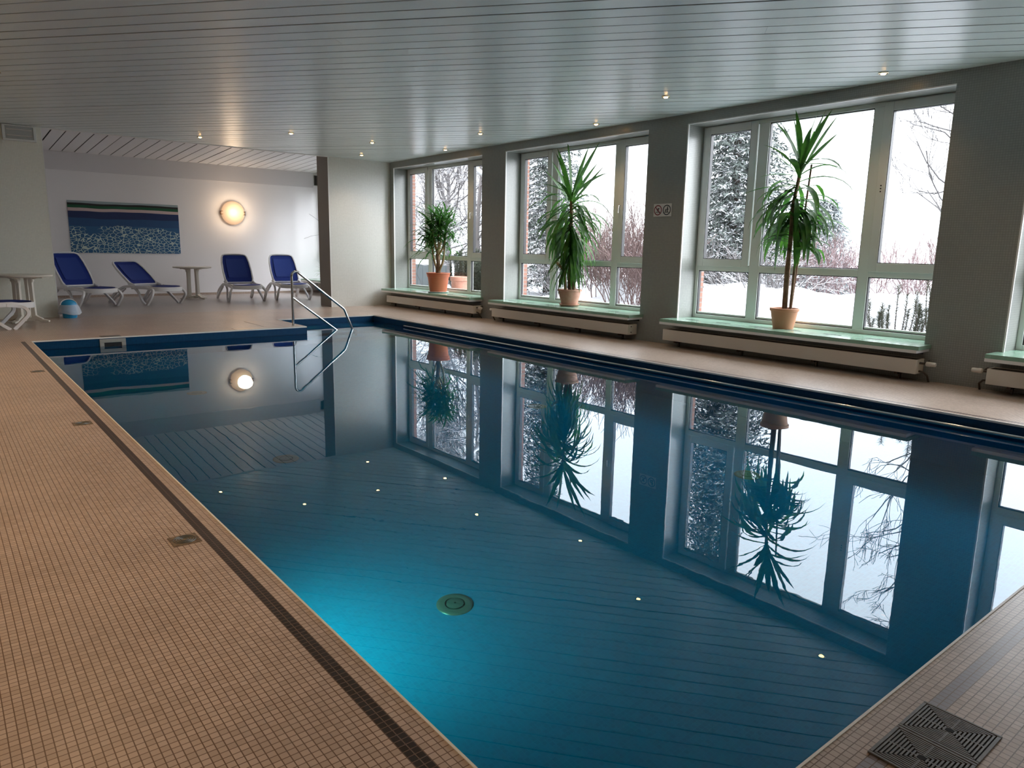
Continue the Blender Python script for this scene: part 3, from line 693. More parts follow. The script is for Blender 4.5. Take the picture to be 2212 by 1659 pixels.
b.build('adult_and_child_pictogram', M['signblue'], root)

# ------------------------------------------------------------------ pool fittings
root = empty('pool_handrail', (3.80, 0.287, 0.0), 'polished steel handrail leading down the pool steps', 'handrail')
a = [(0, 0, 0.0), (0, 0, 0.84)] + [(0.075 - 0.075 * math.cos(t * PI / 12 * 0.82), 0, 0.84 + 0.075 * math.sin(t * PI / 12 * 0.82)) for t in range(2, 13, 2)]
top_pts = a + [(0.93, 0, 0.262), (0.955, 0, 0.235), (1.10, 0, -0.12), (1.17, 0, -0.30), (1.17, 0, -0.42), (1.17, 0, -1.04)]
b = MB(); b.tube(top_pts, 0.0215, 14); b.build('upper_rail', M['chrome'], root, smooth=50)
b = MB(); b.tube([(0.0, 0, 0.478), (0.79, 0, -0.12), (1.17, 0, -0.41)], 0.0185, 14); b.build('lower_rail', M['chrome'], root, smooth=50)
b = MB(); b.lathe([(0.04, 0.0005), (0.04, 0.006), (0.026, 0.012)], (0, 0, 0), 24); b.build('floor_flange', M['chrome'], root, smooth=40)

root = empty('pool_wall_rail', (PW, 0.1, WL + 0.028), 'long steel grab rail along the pool wall below the windows', 'rail')
b = MB(); b.tube([(-0.002, 0, 0), (-0.05, -0.02, 0), (-0.05, -10.2, 0), (-0.002, -10.22, 0)], 0.017, 14); b.build('rail_bar', M['chrome'], root, smooth=50)
for k in range(7):
    b = MB(); b.tube([(-0.001, -0.75 - k * 1.5, 0), (-0.05, -0.75 - k * 1.5, 0)], 0.009, 8); b.build('bracket', M['chrome'], root, smooth=50)

root = empty('pool_skimmer', (0.981, 0.0, -0.125), 'grey rectangular skimmer opening in the far pool wall', 'skimmer')
b = MB(); y = -0.012
b.box((-0.168, y, 0.05), (0.168, 0, 0.102)); b.box((-0.168, y, -0.102), (0.168, 0, -0.055)); b.box((-0.168, y, -0.055), (-0.112, 0, 0.05)); b.box((0.112, y, -0.055), (0.168, 0, 0.05)); b.build('skimmer_frame', M['skimmer'], root, bevel=0.004)
b = MB(); b.box((-0.112, -0.002, -0.055), (0.112, -0.0005, 0.05)); b.build('skimmer_mouth', M['black'], root)
b = MB(); b.box((-0.13, -0.09, 0), (0.13, 0.09, 0.003)); o = b.build('skimmer_lid', M['grate'], loc=(0.975, 0.12, 0.0)); tag(o, 'dark flat skimmer cover in the deck above the far pool wall', 'cover')

def make_drain(loc, label, s=1.0):
    root = empty('deck_drain', loc, label, 'drain', 'square drains in the left deck')
    b = MB(); h = 0.062 * s; b.box((-h, -h, 0), (h, h, 0.0025)); b.build('drain_plate', M['drain'], root, bevel=0.001)
    b = MB()
    for k in range(4):
        r0 = (0.012 + k * 0.011) * s; b.lathe([(r0, 0.0026), (r0 + 0.001, 0.005), (r0 + 0.004, 0.005), (r0 + 0.005, 0.0026)], (0, 0, 0), 32, cap=False)
    b.build('drain_rings', M['inlet'], root, smooth=40)
    return root
dr = make_drain((-0.196, -8.285, 0), 'square drain with concentric rings in the left deck, nearest the camera')
for loc, lab in (((-0.205, -5.535, 0), 'worn square drain in the left deck, middle one of the row'), ((-0.21, -2.76, 0), 'square drain in the left deck, farthest from the camera')):
    d = copy_tree(dr); d.location = loc; d['label'] = lab

def make_grate(loc, label):
    w = 0.186; dpt = 0.210
    root = empty('overflow_grate', loc, label, 'drain grate', 'pair of ribbed drain grates by the near pool edge')
    hx, hy = w / 2, dpt / 2
    b = MB(); z0, z1 = 0.0, 0.006
    for t, zz in ((0.010, z1), ):
        b.box((-hx, -hy, z0), (-hx + t, hy, zz)); b.box((hx - t, -hy, z0), (hx, hy, zz)); b.box((-hx + t, -hy, z0), (hx - t, -hy + t, zz)); b.box((-hx + t, hy - t, z0), (hx - t, hy, zz))
    b.build('grate_frame', M['grate'], root, bevel=0.002)
    b = MB(); b.box((-hx + 0.010, -hy + 0.010, 0), (hx - 0.010, hy - 0.010, 0.001)); b.build('grate_sump', M['dark'], root)
    ix, iy = hx - 0.013, hy - 0.013; n = 9; b = MB()
    for k in range(n):                                 # ribs lie parallel to the rim in four wedges
        f0 = 1 - k / n * 0.93; f1 = f0 - 0.058
        for sx in (-1, 1):
            b.add([(sx * ix * f0, -iy * f0 + 0.001, 0.0055), (sx * ix * f0, iy * f0 - 0.001, 0.0055), (sx * ix * f1, iy * f1 - 0.001, 0.0055), (sx * ix * f1, -iy * f1 + 0.001, 0.0055),
                   (sx * ix * f0, -iy * f0 + 0.001, 0.001), (sx * ix * f0, iy * f0 - 0.001, 0.001), (sx * ix * f1, iy * f1 - 0.001, 0.001), (sx * ix * f1, -iy * f1 + 0.001, 0.001)],
                  [(0, 1, 2, 3), (0, 4, 5, 1), (3, 2, 6, 7), (0, 3, 7, 4), (1, 5, 6, 2)])
        for sy in (-1, 1):
            b.add([(-ix * f0 + 0.001, sy * iy * f0, 0.0055), (ix * f0 - 0.001, sy * iy * f0, 0.0055), (ix * f1 - 0.001, sy * iy * f1, 0.0055), (-ix * f1 + 0.001, sy * iy * f1, 0.0055),
                   (-ix * f0 + 0.001, sy * iy * f0, 0.001), (ix * f0 - 0.001, sy * iy * f0, 0.001), (ix * f1 - 0.001, sy * iy * f1, 0.001), (-ix * f1 + 0.001, sy * iy * f1, 0.001)],
                  [(0, 1, 2, 3), (0, 4, 5, 1), (3, 2, 6, 7), (0, 3, 7, 4), (1, 5, 6, 2)])
    b.box((-0.0025, -iy, 0.001), (0.0025, iy, 0.0052)); b.box((-ix, -0.0025, 0.001), (ix, 0.0025, 0.0052))
    b.build('ribs', M['grate'], root)
    b = MB(); b.lathe([(0.011, 0.0), (0.011, 0.0062)], (0, 0, 0), 20); b.build('finger_hole', M['dark'], root)
    return root
g = make_grate((1.177, -11.024, 0.0), 'whole ribbed square grate in the near deck, right one of the pair')
g2 = copy_tree(g); g2.location.x = 0.989; g2['label'] = 'ribbed square grate cut by the bottom edge, left one of the pair'

def make_inlet(loc, label):
    root = empty('floor_inlet', loc, label, 'pool inlet', 'round inlets in the pool floor')
    b = MB(); b.lathe([(0.060, 0.001), (0.062, 0.012), (0.085, 0.012), (0.105, 0.008), (0.112, 0.001)], (0, 0, 0), 40, cap=False); b.build('rim', M['inlet'], root, smooth=40)
    b = MB(); b.lathe([(0.052, 0.006), (0.052, 0.016), (0.04, 0.02), (0.01, 0.021)], (0, 0, 0), 36); b.build('cap', M['inletcap'], root, smooth=40)
    b = MB(); b.lathe([(0.064, 0.0005), (0.064, 0.004)], (0, 0, 0), 36); b.build('ring_gap', M['black'], root)
    b = MB(); b.lathe([(0.006, 0.021), (0.006, 0.023)], (0, 0, 0), 10); b.build('screw', M['black'], root)
    return root
q = make_inlet((1.26, -8.37, D0), 'round metal inlet under water beside the cyan glow, nearest one')
for loc, lab in (((1.32, -5.61, D0), 'round metal inlet under water by the reflected alcove ceiling'), ((1.35, -2.79, D0), 'round metal inlet under water near the reflected picture'),
                 ((4.36, -5.50, D0), 'round metal inlet under water by the reflected skirted yucca'), ((4.36, -8.30, D0), 'round metal inlet under water by the reflected staked plant')):
    c = copy_tree(q); c.location = loc; c['label'] = lab

root = empty('underwater_lamp', (0.0, -8.36, -0.62), 'round lamp in the pool wall below the left deck, source of the cyan glow', 'lamp')
b = MB(); b.lathe([(0.10, 0.0), (0.13, 0.004), (0.14, 0.02), (0.12, 0.03)], (0, 0, 0), 36, cap=False, axis='x'); b.build('lamp_rim', M['chrome'], root, smooth=40)
b = MB(); b.lathe([(0.118, 0.004), (0.118, 0.016), (0.06, 0.026), (0.005, 0.028)], (0, 0, 0), 32, axis='x'); b.build('lamp_lens', M['poolglow'], root, smooth=40)
li = bpy.data.lights.new('underwater_spot', 'SPOT'); li.energy = 11; li.color = (0.4, 1.0, 0.68); li.spot_size = R(125); li.spot_blend = 1.0; li.shadow_soft_size = 0.1
lo = bpy.data.objects.new('underwater_spot', li); COL.objects.link(lo); lo.location = (0.10, -8.36, -0.62); lo.rotation_euler = Vector((0.75, 0.08, -1.0)).to_track_quat('-Z', 'Y').to_euler()

# ------------------------------------------------------------------ loungers
LG = 'blue and white sun loungers'
def make_lounger(loc, rz, label, back_deg=46, foot_only=False):
    """foot end towards local -y, head towards +y"""
    root = empty('sun_lounger', loc, label, 'sun lounger', LG, rz=rz)
    hy, hz, hw = 0.13, 0.405, 0.325
    # outline of the seat rim
    out = [(hw, hy), (hw + 0.005, -0.2), (hw + 0.01, -0.52)]
    for k in range(1, 16):
        a = PI * k / 16; out.append(((hw + 0.01) * math.cos(a), -0.52 - 0.36 * math.sin(a) ** 0.8))
    out += [(-hw - 0.01, -0.52), (-hw - 0.005, -0.2), (-hw, hy)]
    rimz = lambda y: hz - 0.03 + 0.025 * math.cos((y + 0.5) * 2.2)
    pts = [(x, y, rimz(y) - 0.02 - (0.02 if y < -0.6 else 0)) for x, y in out]
    hts = [0.075 if y > -0.55 else 0.09 for x, y in out]
    b = MB(); b.strap(pts, (0, 0, 1), hts, 0.042); b.strap([(-hw, hy, hz - 0.05), (hw, hy, hz - 0.05)], (0, 0, 1), 0.05, 0.04)
    b.build('seat_frame', M['resin'], root, smooth=50, bevel=0.006)
    ins = [(x * 0.95, y if y > -0.5 else -0.52 + (y + 0.52) * 0.95, rimz(y) + 0.012) for x, y in out]
    b = MB(); n = len(ins); half = n // 2
    vs = []; fs = []
    for i in range(half):                        # strips across
        p, q = ins[i], ins[n - 1 - i]
        for k in range(9):
            t = k / 8; vs.append((p[0] + (q[0] - p[0]) * t, p[1] + (q[1] - p[1]) * t, p[2] - 0.018 * math.sin(PI * t)))
    vs.append(ins[half]); e = len(vs) - 1
    for i in range(half - 1):
        for k in range(8): fs.append((i * 9 + k, i * 9 + k + 1, (i + 1) * 9 + k + 1, (i + 1) * 9 + k))
    for k in range(8): fs.append(((half - 1) * 9 + k, (half - 1) * 9 + k + 1, e))
    m = len(vs); vs += [(x, y, z - 0.008) for x, y, z in vs]; fs = [f[::-1] for f in fs] + [tuple(i + m for i in f) for f in fs]
    b.add(vs, fs); b.build('seat_sling', M['sling'], root, smooth=60)
    # backrest in its own tilted frame
    a = R(back_deg); L_ = 0.86
    def bp(x, s, off=0.0): return (x, hy + 0.02 + s * math.cos(a) + off * -math.sin(a) * -1 * -1, hz + 0.01 + s * math.sin(a) + off * math.cos(a))
    bo = [(0.285, 0.0), (0.325, 0.10), (0.335, 0.35), (0.325, 0.62), (0.30, 0.78)]
    bo += [(0.275, 0.835), (0.22, 0.862), (0.11, 0.875)]
    ring = bo + [(0.0, 0.878)] + [(-x, s) for x, s in bo[::-1]]
    b = MB(); b.strap([bp(x, s) for x, s in ring], bp(0, 0, 1) and Vector((0, -math.sin(a), math.cos(a))), 0.055, 0.034, closed=True)
    b.build('back_frame', M['resin'], root, smooth=50, bevel=0.006)
    def sheet(sc, s0, s1, off, nx=8, ny=9):
        vs = []; fs = []
        for j in range(ny + 1):
            s = s0 + (s1 - s0) * j / ny
            # width of the frame at s
            w = 0.3
            for (x1, t1), (x2, t2) in zip(bo, bo[1:]):
                if t1 <= s <= t2: w = x1 + (x2 - x1) * (s - t1) / (t2 - t1)
            if s > 0.835: w = 0.275 - (s - 0.835) * 1.2
            for i in range(nx + 1):
                u = -1 + 2 * i / nx; bow = -0.02 * (1 - u * u)
                vs.append(bp(u * (w * sc - 0.0), s, off + bow))
        for j in range(ny):
            for i in range(nx): q = j * (nx + 1) + i; fs.append((q, q + 1, q + nx + 2, q + nx + 1))
        m = len(vs); vs += [(x, y + 0.006 * math.sin(a), z - 0.006 * math.cos(a)) for x, y, z in vs]
        return vs, [f for f in fs] + [tuple(i + m for i in f[::-1]) for f in fs]
    b = MB(); b.add(*sheet(0.965, 0.0, 0.865, 0.012)); so = b.build('back_sling', M['sling'], root, smooth=60)
    b = MB(); b.add(*sheet(0.70, 0.17, 0.74, 0.017)); b.build('back_panel', M['slingpad'], so, smooth=60)
    for sx in (-1, 1):
        b = MB(); b.tube(bez([(sx * (hw + 0.0), hy + 0.17, hz + 0.135), (sx * (hw + 0.005), hy + 0.08, hz + 0.045), (sx * (hw + 0.0), hy - 0.03, hz + 0.02), (sx * hw, hy - 0.14, hz + 0.0)], 5), [0.012] * 5 + [0.035] * 5 + [0.03] * 3 + [0.022] * 3, 10)
        b.build('hinge_arm', M['resin'], root, smooth=60)
        x = sx * (hw + 0.035); xo = sx * (hw + 0.085)
        side = (1, 0, 0)
        b = MB()                                  # front leg: a curved post from the seat corner and a strut from the hinge, meeting in one foot
        b.strap(bez([(x, -0.44, 0.37), (x, -0.66, 0.335), (xo, -0.71, 0.235), (xo, -0.62, 0.12), (xo, -0.50, 0.0)], 6), side, 0.045, 0.052)
        b.strap(bez([(x, 0.02, 0.385), (x, -0.14, 0.27), (xo, -0.34, 0.09), (xo, -0.455, 0.0)], 6), side, 0.04, 0.05)
        b.build('leg', M['resin'], root, smooth=45, bevel=0.006)
        b = MB(); b.strap(bez([(x, -0.06, 0.375), (x, 0.16, 0.385), (x, 0.42, 0.345), (xo, 0.66, 0.19), (xo, 0.86, 0.0)], 6), side, 0.045, 0.055)
        b.strap(bez([(x, 0.30, 0.34), (xo, 0.62, 0.11), (xo, 0.80, 0.0)], 6), side, 0.035, 0.036)
        b.build('leg', M['resin'], root, smooth=45, bevel=0.006)
        b = MB(); b.strap([(x, -0.50, 0.37), (x, -0.2, 0.375), (x, 0.12, 0.39)], (0, 0, 1), 0.06, 0.035); b.build('side_rail', M['resin'], root, smooth=45, bevel=0.005)
    return root
make_lounger((1.55, 6.12, 0), R(20), 'sun lounger with high back beside the pillar edge, below the left end of the picture', 52)
make_lounger((2.86, 6.28, 0), R(22), 'sun lounger with the lowest back, below the picture and left of the white table', 35)
make_lounger((4.97, 6.40, 0), R(-6), 'sun lounger right of the white alcove table, below the wall lamp', 51)
make_lounger((6.19, 6.50, 0), R(-8), 'sun lounger behind the pool handrail, nearest the wall end', 51)
make_lounger((-0.62, 2.02, 0), R(99), 'sun lounger cut by the left edge of the photo, only its foot end showing', 40)

# ------------------------------------------------------------------ tables
def make_table(loc, rz, label):
    root = empty('round_table', loc, label, 'table', 'white plastic tables', rz=rz)
    H = 0.79
    b = MB(); b.lathe([(0.02, H - 0.045), (0.32, H - 0.045), (0.36, H - 0.042), (0.38, H - 0.033), (0.435, H - 0.031), (0.445, H - 0.016), (0.44, H - 0.002), (0.43, H), (0.02, H + 0.001)], (0, 0, 0), 56)
    b.build('table_top', M['tableresin'], root, smooth=35)
    for k in range(4):
        a = PI / 2 * k + PI / 4; d = Vector((math.cos(a), math.sin(a), 0)); s = Vector((-math.sin(a), math.cos(a), 0))
        P_ = lambda r, z: d * r + Vector((0, 0, z))
        b = MB()
        b.strap([P_(0.135, 0.05), P_(0.135, 0.30), P_(0.13, 0.60), P_(0.13, H - 0.04)], s, [0.055, 0.05, 0.05, 0.06], [0.075, 0.06, 0.06, 0.07])
        b.strap(bez([P_(0.12, 0.07), P_(0.17, 0.075), P_(0.25, 0.04), P_(0.37, 0.016)], 5), s, [0.06] * 14 + [0.05] * 2, [0.08] * 6 + [0.06] * 5 + [0.03] * 5)
        b.strap(bez([P_(0.13, H - 0.12), P_(0.165, H - 0.07), P_(0.23, H - 0.045), P_(0.33, H - 0.042)], 5), s, 0.05, [0.07] * 5 + [0.03] * 11)
        b.strap([P_(0.01, 0.045), P_(0.13, 0.05)], s, 0.05, 0.06)
        b.build('leg', M['tableresin'], root, smooth=40, bevel=0.006)
    return root
make_table((0.205, 2.90, 0), R(12), 'ivory round plastic table by the left pillar')
make_table((4.10, 7.35, 0), R(-22), 'white round plastic table between the loungers under the picture')

# ------------------------------------------------------------------ waste bin
root = empty('waste_bin', (0.905, 3.36, 0), 'small blue waste bin with a clear liner at the foot of the pillar', 'bin')
b = MB(); b.lathe([(0.105, 0.0), (0.112, 0.01), (0.125, 0.20), (0.128, 0.215)], (0, 0, 0), 36); b.build('bin_body', M['binblue'], root, smooth=40)
b = MB(); prof = [(0.13, 0.212), (0.128, 0.235)] + [(0.128 * math.cos(t), 0.235 + 0.098 * math.sin(t)) for t in [PI / 2 * k / 9 for k in range(1, 9)]]; b.lathe(prof + [(0.004, 0.333)], (0, 0, 0), 36); b.build('bin_lid', M['binblue'], root, smooth=60)
b = MB(); b.strap([(0.132 * math.cos(t) * 0.98 - 0.012, -0.05 + 0.0 * t, 0.236 + 0.102 * math.sin(t)) for t in [PI * k / 16 for k in range(17)]], (0, 1, 0), 0.03, 0.012); b.build('lid_rim', M['white'], root, smooth=60)
b = MB(); n = 40; vs = []; rr = random.Random(4); rings = [(0.134, 0.235), (0.15, 0.20), (0.168, 0.14), (0.185, 0.085), (0.178, 0.075), (0.14, 0.09)]
for k, (r, z) in enumerate(rings):
    for i in range(n):
        a = 2 * PI * i / n; f = 1 + (0.05 * math.sin(3 * a + 1) + 0.035 * math.sin(7 * a) + rr.uniform(-0.02, 0.02)) * k / 5
        vs.append((r * f * math.cos(a), r * f * math.sin(a), z + (0.022 * math.sin(2 * a + 0.5) + rr.uniform(-0.004, 0.004)) * (k > 0)))
b.add(vs, [(k * n + i, k * n + (i + 1) % n, (k + 1) * n + (i + 1) % n, (k + 1) * n + i) for k in range(len(rings) - 1) for i in range(n)])
b.build('bin_liner', M['bag'], root, smooth=50)

# ------------------------------------------------------------------ plants
def cl(p):
    """leaves press against the pane instead of passing it"""
    return Vector((min(p.x, 0.235 + 0.02 * math.sin(p.y * 40) + 0.01 * math.sin(p.z * 23)), p.y, min(p.z, 2.72)))

def blade(mb, base, az, el, ln, w, droop, r, n=7, fold=0.25):
    """one strap leaf: starts at elevation el and bends down by droop"""
    p = Vector(base); d = Vector((math.cos(az), math.sin(az), 0)); s = Vector((-math.sin(az), math.cos(az), 0))
    vs = []; e = el; st_ = ln / n; tw = r.uniform(-0.25, 0.25)
    for i in range(n + 1):
        t = i / n; wd = w * (0.45 + 1.1 * t if t < 0.5 else max(0.02, 1.0 * (1 - ((t - 0.5) / 0.5) ** 1.6))) * 0.5
        if t < 0.5: wd = min(wd, w * 0.5)
        dir_ = d * math.cos(e) + Vector((0, 0, math.sin(e))); up = d * -math.sin(e) + Vector((0, 0, math.cos(e)))
        sv = (s * math.cos(tw * t) + up * math.sin(tw * t))
        vs += [cl(p + sv * wd + up * fold * wd), cl(p), cl(p - sv * wd + up * fold * wd)]
        p = p + dir_ * st_; e = max(-1.50, e - droop / n * (0.5 + t))
    fs = []
    for i in range(n): q = i * 3; fs += [(q, q + 1, q + 4, q + 3), (q + 1, q + 2, q + 5, q + 4)]
    mb.add(vs, fs)

def pot(root, prof, mat, h_soil, r_soil):
    b = MB(); b.lathe(prof, (0, 0, 0), 48, cap=False); n = 48
    b.add([(prof[0][0] * math.cos(2 * PI * i / n), prof[0][0] * math.sin(2 * PI * i / n), prof[0][1]) for i in range(n)], [tuple(range(n))[::-1]])
    o = b.build('plant_pot', mat, root, smooth=35)
    b = MB(); b.lathe([(r_soil, h_soil - 0.02), (r_soil, h_soil), (0.01, h_soil + 0.006)], (0, 0, 0), 32); b.build('soil', M['soil'], o)
    return o

# staked yucca in the big window
def plant_staked():
    r = random.Random(21)
    root = empty('potted_yucca', (7.63, -6.585, ZS), 'tall yucca with a wooden stake in a plain terracotta pot, in the widest seen window', 'potted plant', 'potted yuccas on the sills')
    pot(root, [(0.125, 0.0), (0.138, 0.06), (0.139, 0.066), (0.145, 0.09), (0.146, 0.096), (0.168, 0.225), (0.182, 0.228), (0.184, 0.262), (0.176, 0.265), (0.168, 0.262), (0.16, 0.21)], M['terra3'], 0.235, 0.163)
    b = MB(); b.tube(bez([(0, 0.0, 0.22), (0.01, 0.012, 0.7), (0.0, 0.0, 1.2), (0.02, 0.015, 1.55), (0.01, -0.03, 1.86), (0.0, -0.05, 2.0)], 6), [0.034] * 8 + [0.028] * 12 + [0.022] * 11, 12); b.build('stem', M['stem'], root, smooth=60)
    b = MB(); b.tube(bez([(0.02, -0.07, 0.22), (0.03, -0.075, 0.8), (0.03, -0.095, 1.15), (0.03, -0.11, 1.32)], 5), [0.02] * 16, 10); b.build('stem', M['stem'], root, smooth=60)
    b = MB(); b.tube([(0.05, -0.06, 0.22), (0.04, -0.17, 2.05)], 0.012, 8); b.build('stake', M['stake'], root, smooth=50)
    b = MB(); T = (0.0, -0.05, 1.88)
    up = [(-90, 62, 0.86, .2), (-95, 72, 0.82, .1), (-60, 80, 0.80, .1), (-110, 55, 0.84, .35), (90, 80, 0.74, .2), (85, 58, 0.76, .3), (100, 66, 0.70, .2), (90, 42, 0.62, .3), (-100, 40, 0.70, .1),
          (-80, 28, 0.72, 1.9), (-95, 15, 0.66, 1.4), (-75, 5, 0.60, 1.0), (88, 12, 0.62, .5), (180, 70, 0.7, .3), (0, 66, 0.6, .3), (200, 40, 0.6, 1.2), (-140, 55, 0.7, .7), (140, 50, 0.66, .8)]
    for a, e, l, dr_ in up: blade(b, (T[0], T[1], T[2] + r.uniform(0, 0.22)), R(a + r.uniform(-8, 8)), R(e), l * r.uniform(0.88, 0.98), 0.080, dr_, r)
    for k in range(72):
        z = r.uniform(1.32, 1.84); a = r.choice([r.uniform(-130, -50), r.uniform(50, 130), r.uniform(-180, 180)])
        blade(b, (0.01, -0.02, z), R(a), R(r.uniform(-45, 25)), r.uniform(0.55, 0.82), r.uniform(0.062, 0.088), r.uniform(1.5, 2.6), r)
    for k in range(30):
        z = r.uniform(0.95, 1.28); a = r.choice([r.uniform(-130, -50), r.uniform(60, 120), r.uniform(-180, 180)])
        blade(b, (0.03, -0.09, z), R(a), R(r.uniform(5, 50)), r.uniform(0.42, 0.62), 0.075, r.uniform(1.6, 2.6), r)
    blade(b, (0, -0.04, 1.78), R(90), R(6), 0.80, 0.085, 0.55, r)
    b.build('foliage', M['leafA'], root, smooth=70)
plant_staked()

def plant_skirted():
    r = random.Random(5)
    root = empty('potted_yucca', (7.62, -2.53, ZS), 'tall yucca with a hanging skirt of leaves in a weathered terracotta pot with matching saucer', 'potted plant', 'potted yuccas on the sills')
    b = MB(); b.lathe([(0.14, 0.0), (0.155, 0.004), (0.18, 0.035), (0.172, 0.037), (0.15, 0.015), (0.02, 0.012)], (0, 0, 0), 48); b.build('pot_saucer', M['terra2'], root, smooth=40)
    pot(root, [(0.135, 0.016), (0.152, 0.08), (0.175, 0.16), (0.186, 0.21), (0.187, 0.255), (0.212, 0.258), (0.214, 0.286), (0.205, 0.290), (0.19, 0.286), (0.18, 0.23)], M['terra2'], 0.255, 0.182)
    b = MB(); b.tube(bez([(0, 0, 0.24), (0.0, -0.01, 0.8), (0.01, 0.02, 1.3), (0, 0.03, 1.76)], 6), [0.036] * 8 + [0.03] * 11, 12); b.build('stem', M['stem'], root, smooth=60)
    b = MB(); b.tube(bez([(-0.05, 0.05, 0.24), (-0.06, 0.07, 0.5), (-0.07, 0.10, 0.62), (-0.09, 0.20, 0.70), (-0.10, 0.26, 0.76)], 5), [0.022] * 10 + [0.026] * 11, 10); b.build('stem', M['cane'], root, smooth=60)
    b = MB(); b.tube(bez([(-0.03, -0.13, 0.24), (-0.03, -0.13, 0.6), (-0.01, -0.09, 1.0)], 5), [0.03] * 5 + [0.024] * 6, 10); b.build('stem', M['stem'], root, smooth=60)
    b = MB(); T = (0, 0.03, 1.76)
    up = [(95, 84, 1.08, .1), (-90, 68, 1.0, .05), (-85, 58, 1.02, .1), (-80, 50, 0.85, .1), (-60, 78, 0.9, .1), (90, 66, 0.98, .15), (85, 50, 1.06, .2), (95, 44, 0.95, .15), (92, 22, 0.95, .2), (-95, 38, 0.98, .0),
          (-85, 32, 0.95, .5), (-90, 30, 0.9, 1.7), (-80, 20, 0.95, 1.8), (95, 18, 0.9, 1.5), (80, 5, 0.9, 1.2), (180, 65, 0.9, .3), (200, 40, 0.8, .8), (0, 60, .7, .3), (150, 30, .8, 1.0), (-150, 40, .85, .7)]
    for a, e, l, dr_ in up: blade(b, (T[0], T[1], T[2] + r.uniform(-0.08, 0.1)), R(a + r.uniform(-6, 6)), R(e), l * r.uniform(0.90, 1.0), 0.088, dr_, r)
    for k in range(64):
        z = r.uniform(1.30, 1.74); a = r.choice([r.uniform(60, 120), r.uniform(-120, -60), r.uniform(-180, 180)])
        blade(b, (0.0, 0.02, z), R(a), R(r.uniform(-50, 30)), r.uniform(0.7, 0.95), r.uniform(0.055, 0.08), r.uniform(1.3, 2.2), r)
    for k in range(90):
        z = r.uniform(0.80, 1.40); a = r.choice([r.uniform(50, 130), r.uniform(-130, -50), r.uniform(-180, 180)])
        blade(b, (0.0, 0.0 + r.uniform(-0.06, 0.05), z), R(a), R(r.uniform(-68, -25)), r.uniform(0.55, 0.82), r.uniform(0.05, 0.075), r.uniform(0.6, 1.2), r)
    b.build('foliage', M['leafA'], root, smooth=70)
plant_skirted()

def plant_bushy():
    r = random.Random(11)
    root = empty('potted_yucca', (7.60, 1.60, ZS), 'bushy branching yucca in a big orange pot on a grey saucer in the farthest window', 'potted plant', 'potted yuccas on the sills')
    b = MB(); b.lathe([(0.19, 0.0), (0.215, 0.006), (0.235, 0.022), (0.225, 0.024), (0.02, 0.012)], (0, 0, 0), 48); b.build('pot_saucer', M['saucer'], root, smooth=40)
    pot(root, [(0.175, 0.016), (0.185, 0.03), (0.228, 0.335), (0.245, 0.338), (0.250, 0.395), (0.262, 0.40), (0.262, 0.42), (0.25, 0.425), (0.238, 0.42), (0.225, 0.35)], M['terra1'], 0.375, 0.225)
    b = MB(); b.tube(bez([(0, 0, 0.37), (0.0, -0.01, 0.60), (0, 0.02, 0.82)], 5), [0.055] * 4 + [0.046] * 7, 12); b.build('stem', M['stem'], root, smooth=60)
    br = [((0, 0.02, 0.80), (0.02, 0.14, 0.98), (0.0, 0.24, 1.16)), ((0, 0.0, 0.80), (-0.05, -0.08, 0.95), (-0.08, -0.14, 1.24)), ((0, 0.01, 0.82), (0.06, -0.01, 1.1), (0.08, 0.03, 1.36)), ((0, 0.0, 0.82), (-0.06, 0.05, 1.08), (-0.10, 0.09, 1.34)),
          ((0, -0.03, 0.45), (0.03, -0.16, 0.72), (0.02, -0.22, 1.10)), ((0, 0.03, 0.45), (0.0, 0.16, 0.70), (-0.02, 0.22, 0.98)), ((0, -0.02, 0.80), (0.06, -0.12, 1.0), (0.05, -0.24, 1.35))]
    f = MB()
    for p in br:
        b = MB(); b.tube(bez(p, 6), [0.024] * 7 + [0.018] * 6, 10); b.build('branch', M['cane'], root, smooth=60)
        T = Vector(p[-1])
        for k in range(56):
            a = r.uniform(-180, 180); z = r.uniform(-0.18, 0.30)
            blade(f, T + Vector((0, 0, z)), R(a), R(r.uniform(0, 70) if z > 0 else r.uniform(-20, 40)), r.uniform(0.36, 0.60), r.uniform(0.035, 0.052), r.uniform(0.3, 1.8), r, n=5)
    for k in range(26): blade(f, (0, 0.2, r.uniform(0.85, 1.3)), R(r.uniform(40, 140)), R(r.uniform(-10, 40)), r.uniform(0.55, 0.85), 0.045, r.uniform(1.0, 2.0), r)
    f.build('foliage', M['leafB'], root, smooth=70)
plant_bushy()

def plant_trailing():
    r = random.Random(3)
    root = empty('potted_spider_plant', (7.72, 7.62, ZS), 'bright green trailing plant on the alcove sill, half hidden by the wall end', 'potted plant')
    pot(root, [(0.06, 0), (0.085, 0.12), (0.09, 0.13), (0.08, 0.12)], M['terra2'], 0.11, 0.08)
    b = MB()
    for k in range(46): blade(b, (0, 0, 0.12), R(r.uniform(-180, 180)), R(r.uniform(25, 80)), r.uniform(0.25, 0.42), 0.024, r.uniform(1.2, 2.8), r, n=6)
    blade(b, (0, 0, 0.12), R(150), R(75), 0.6, 0.016, 0.9, r)
    b.build('foliage', M['leafC'], root, smooth=70)
plant_trailing()

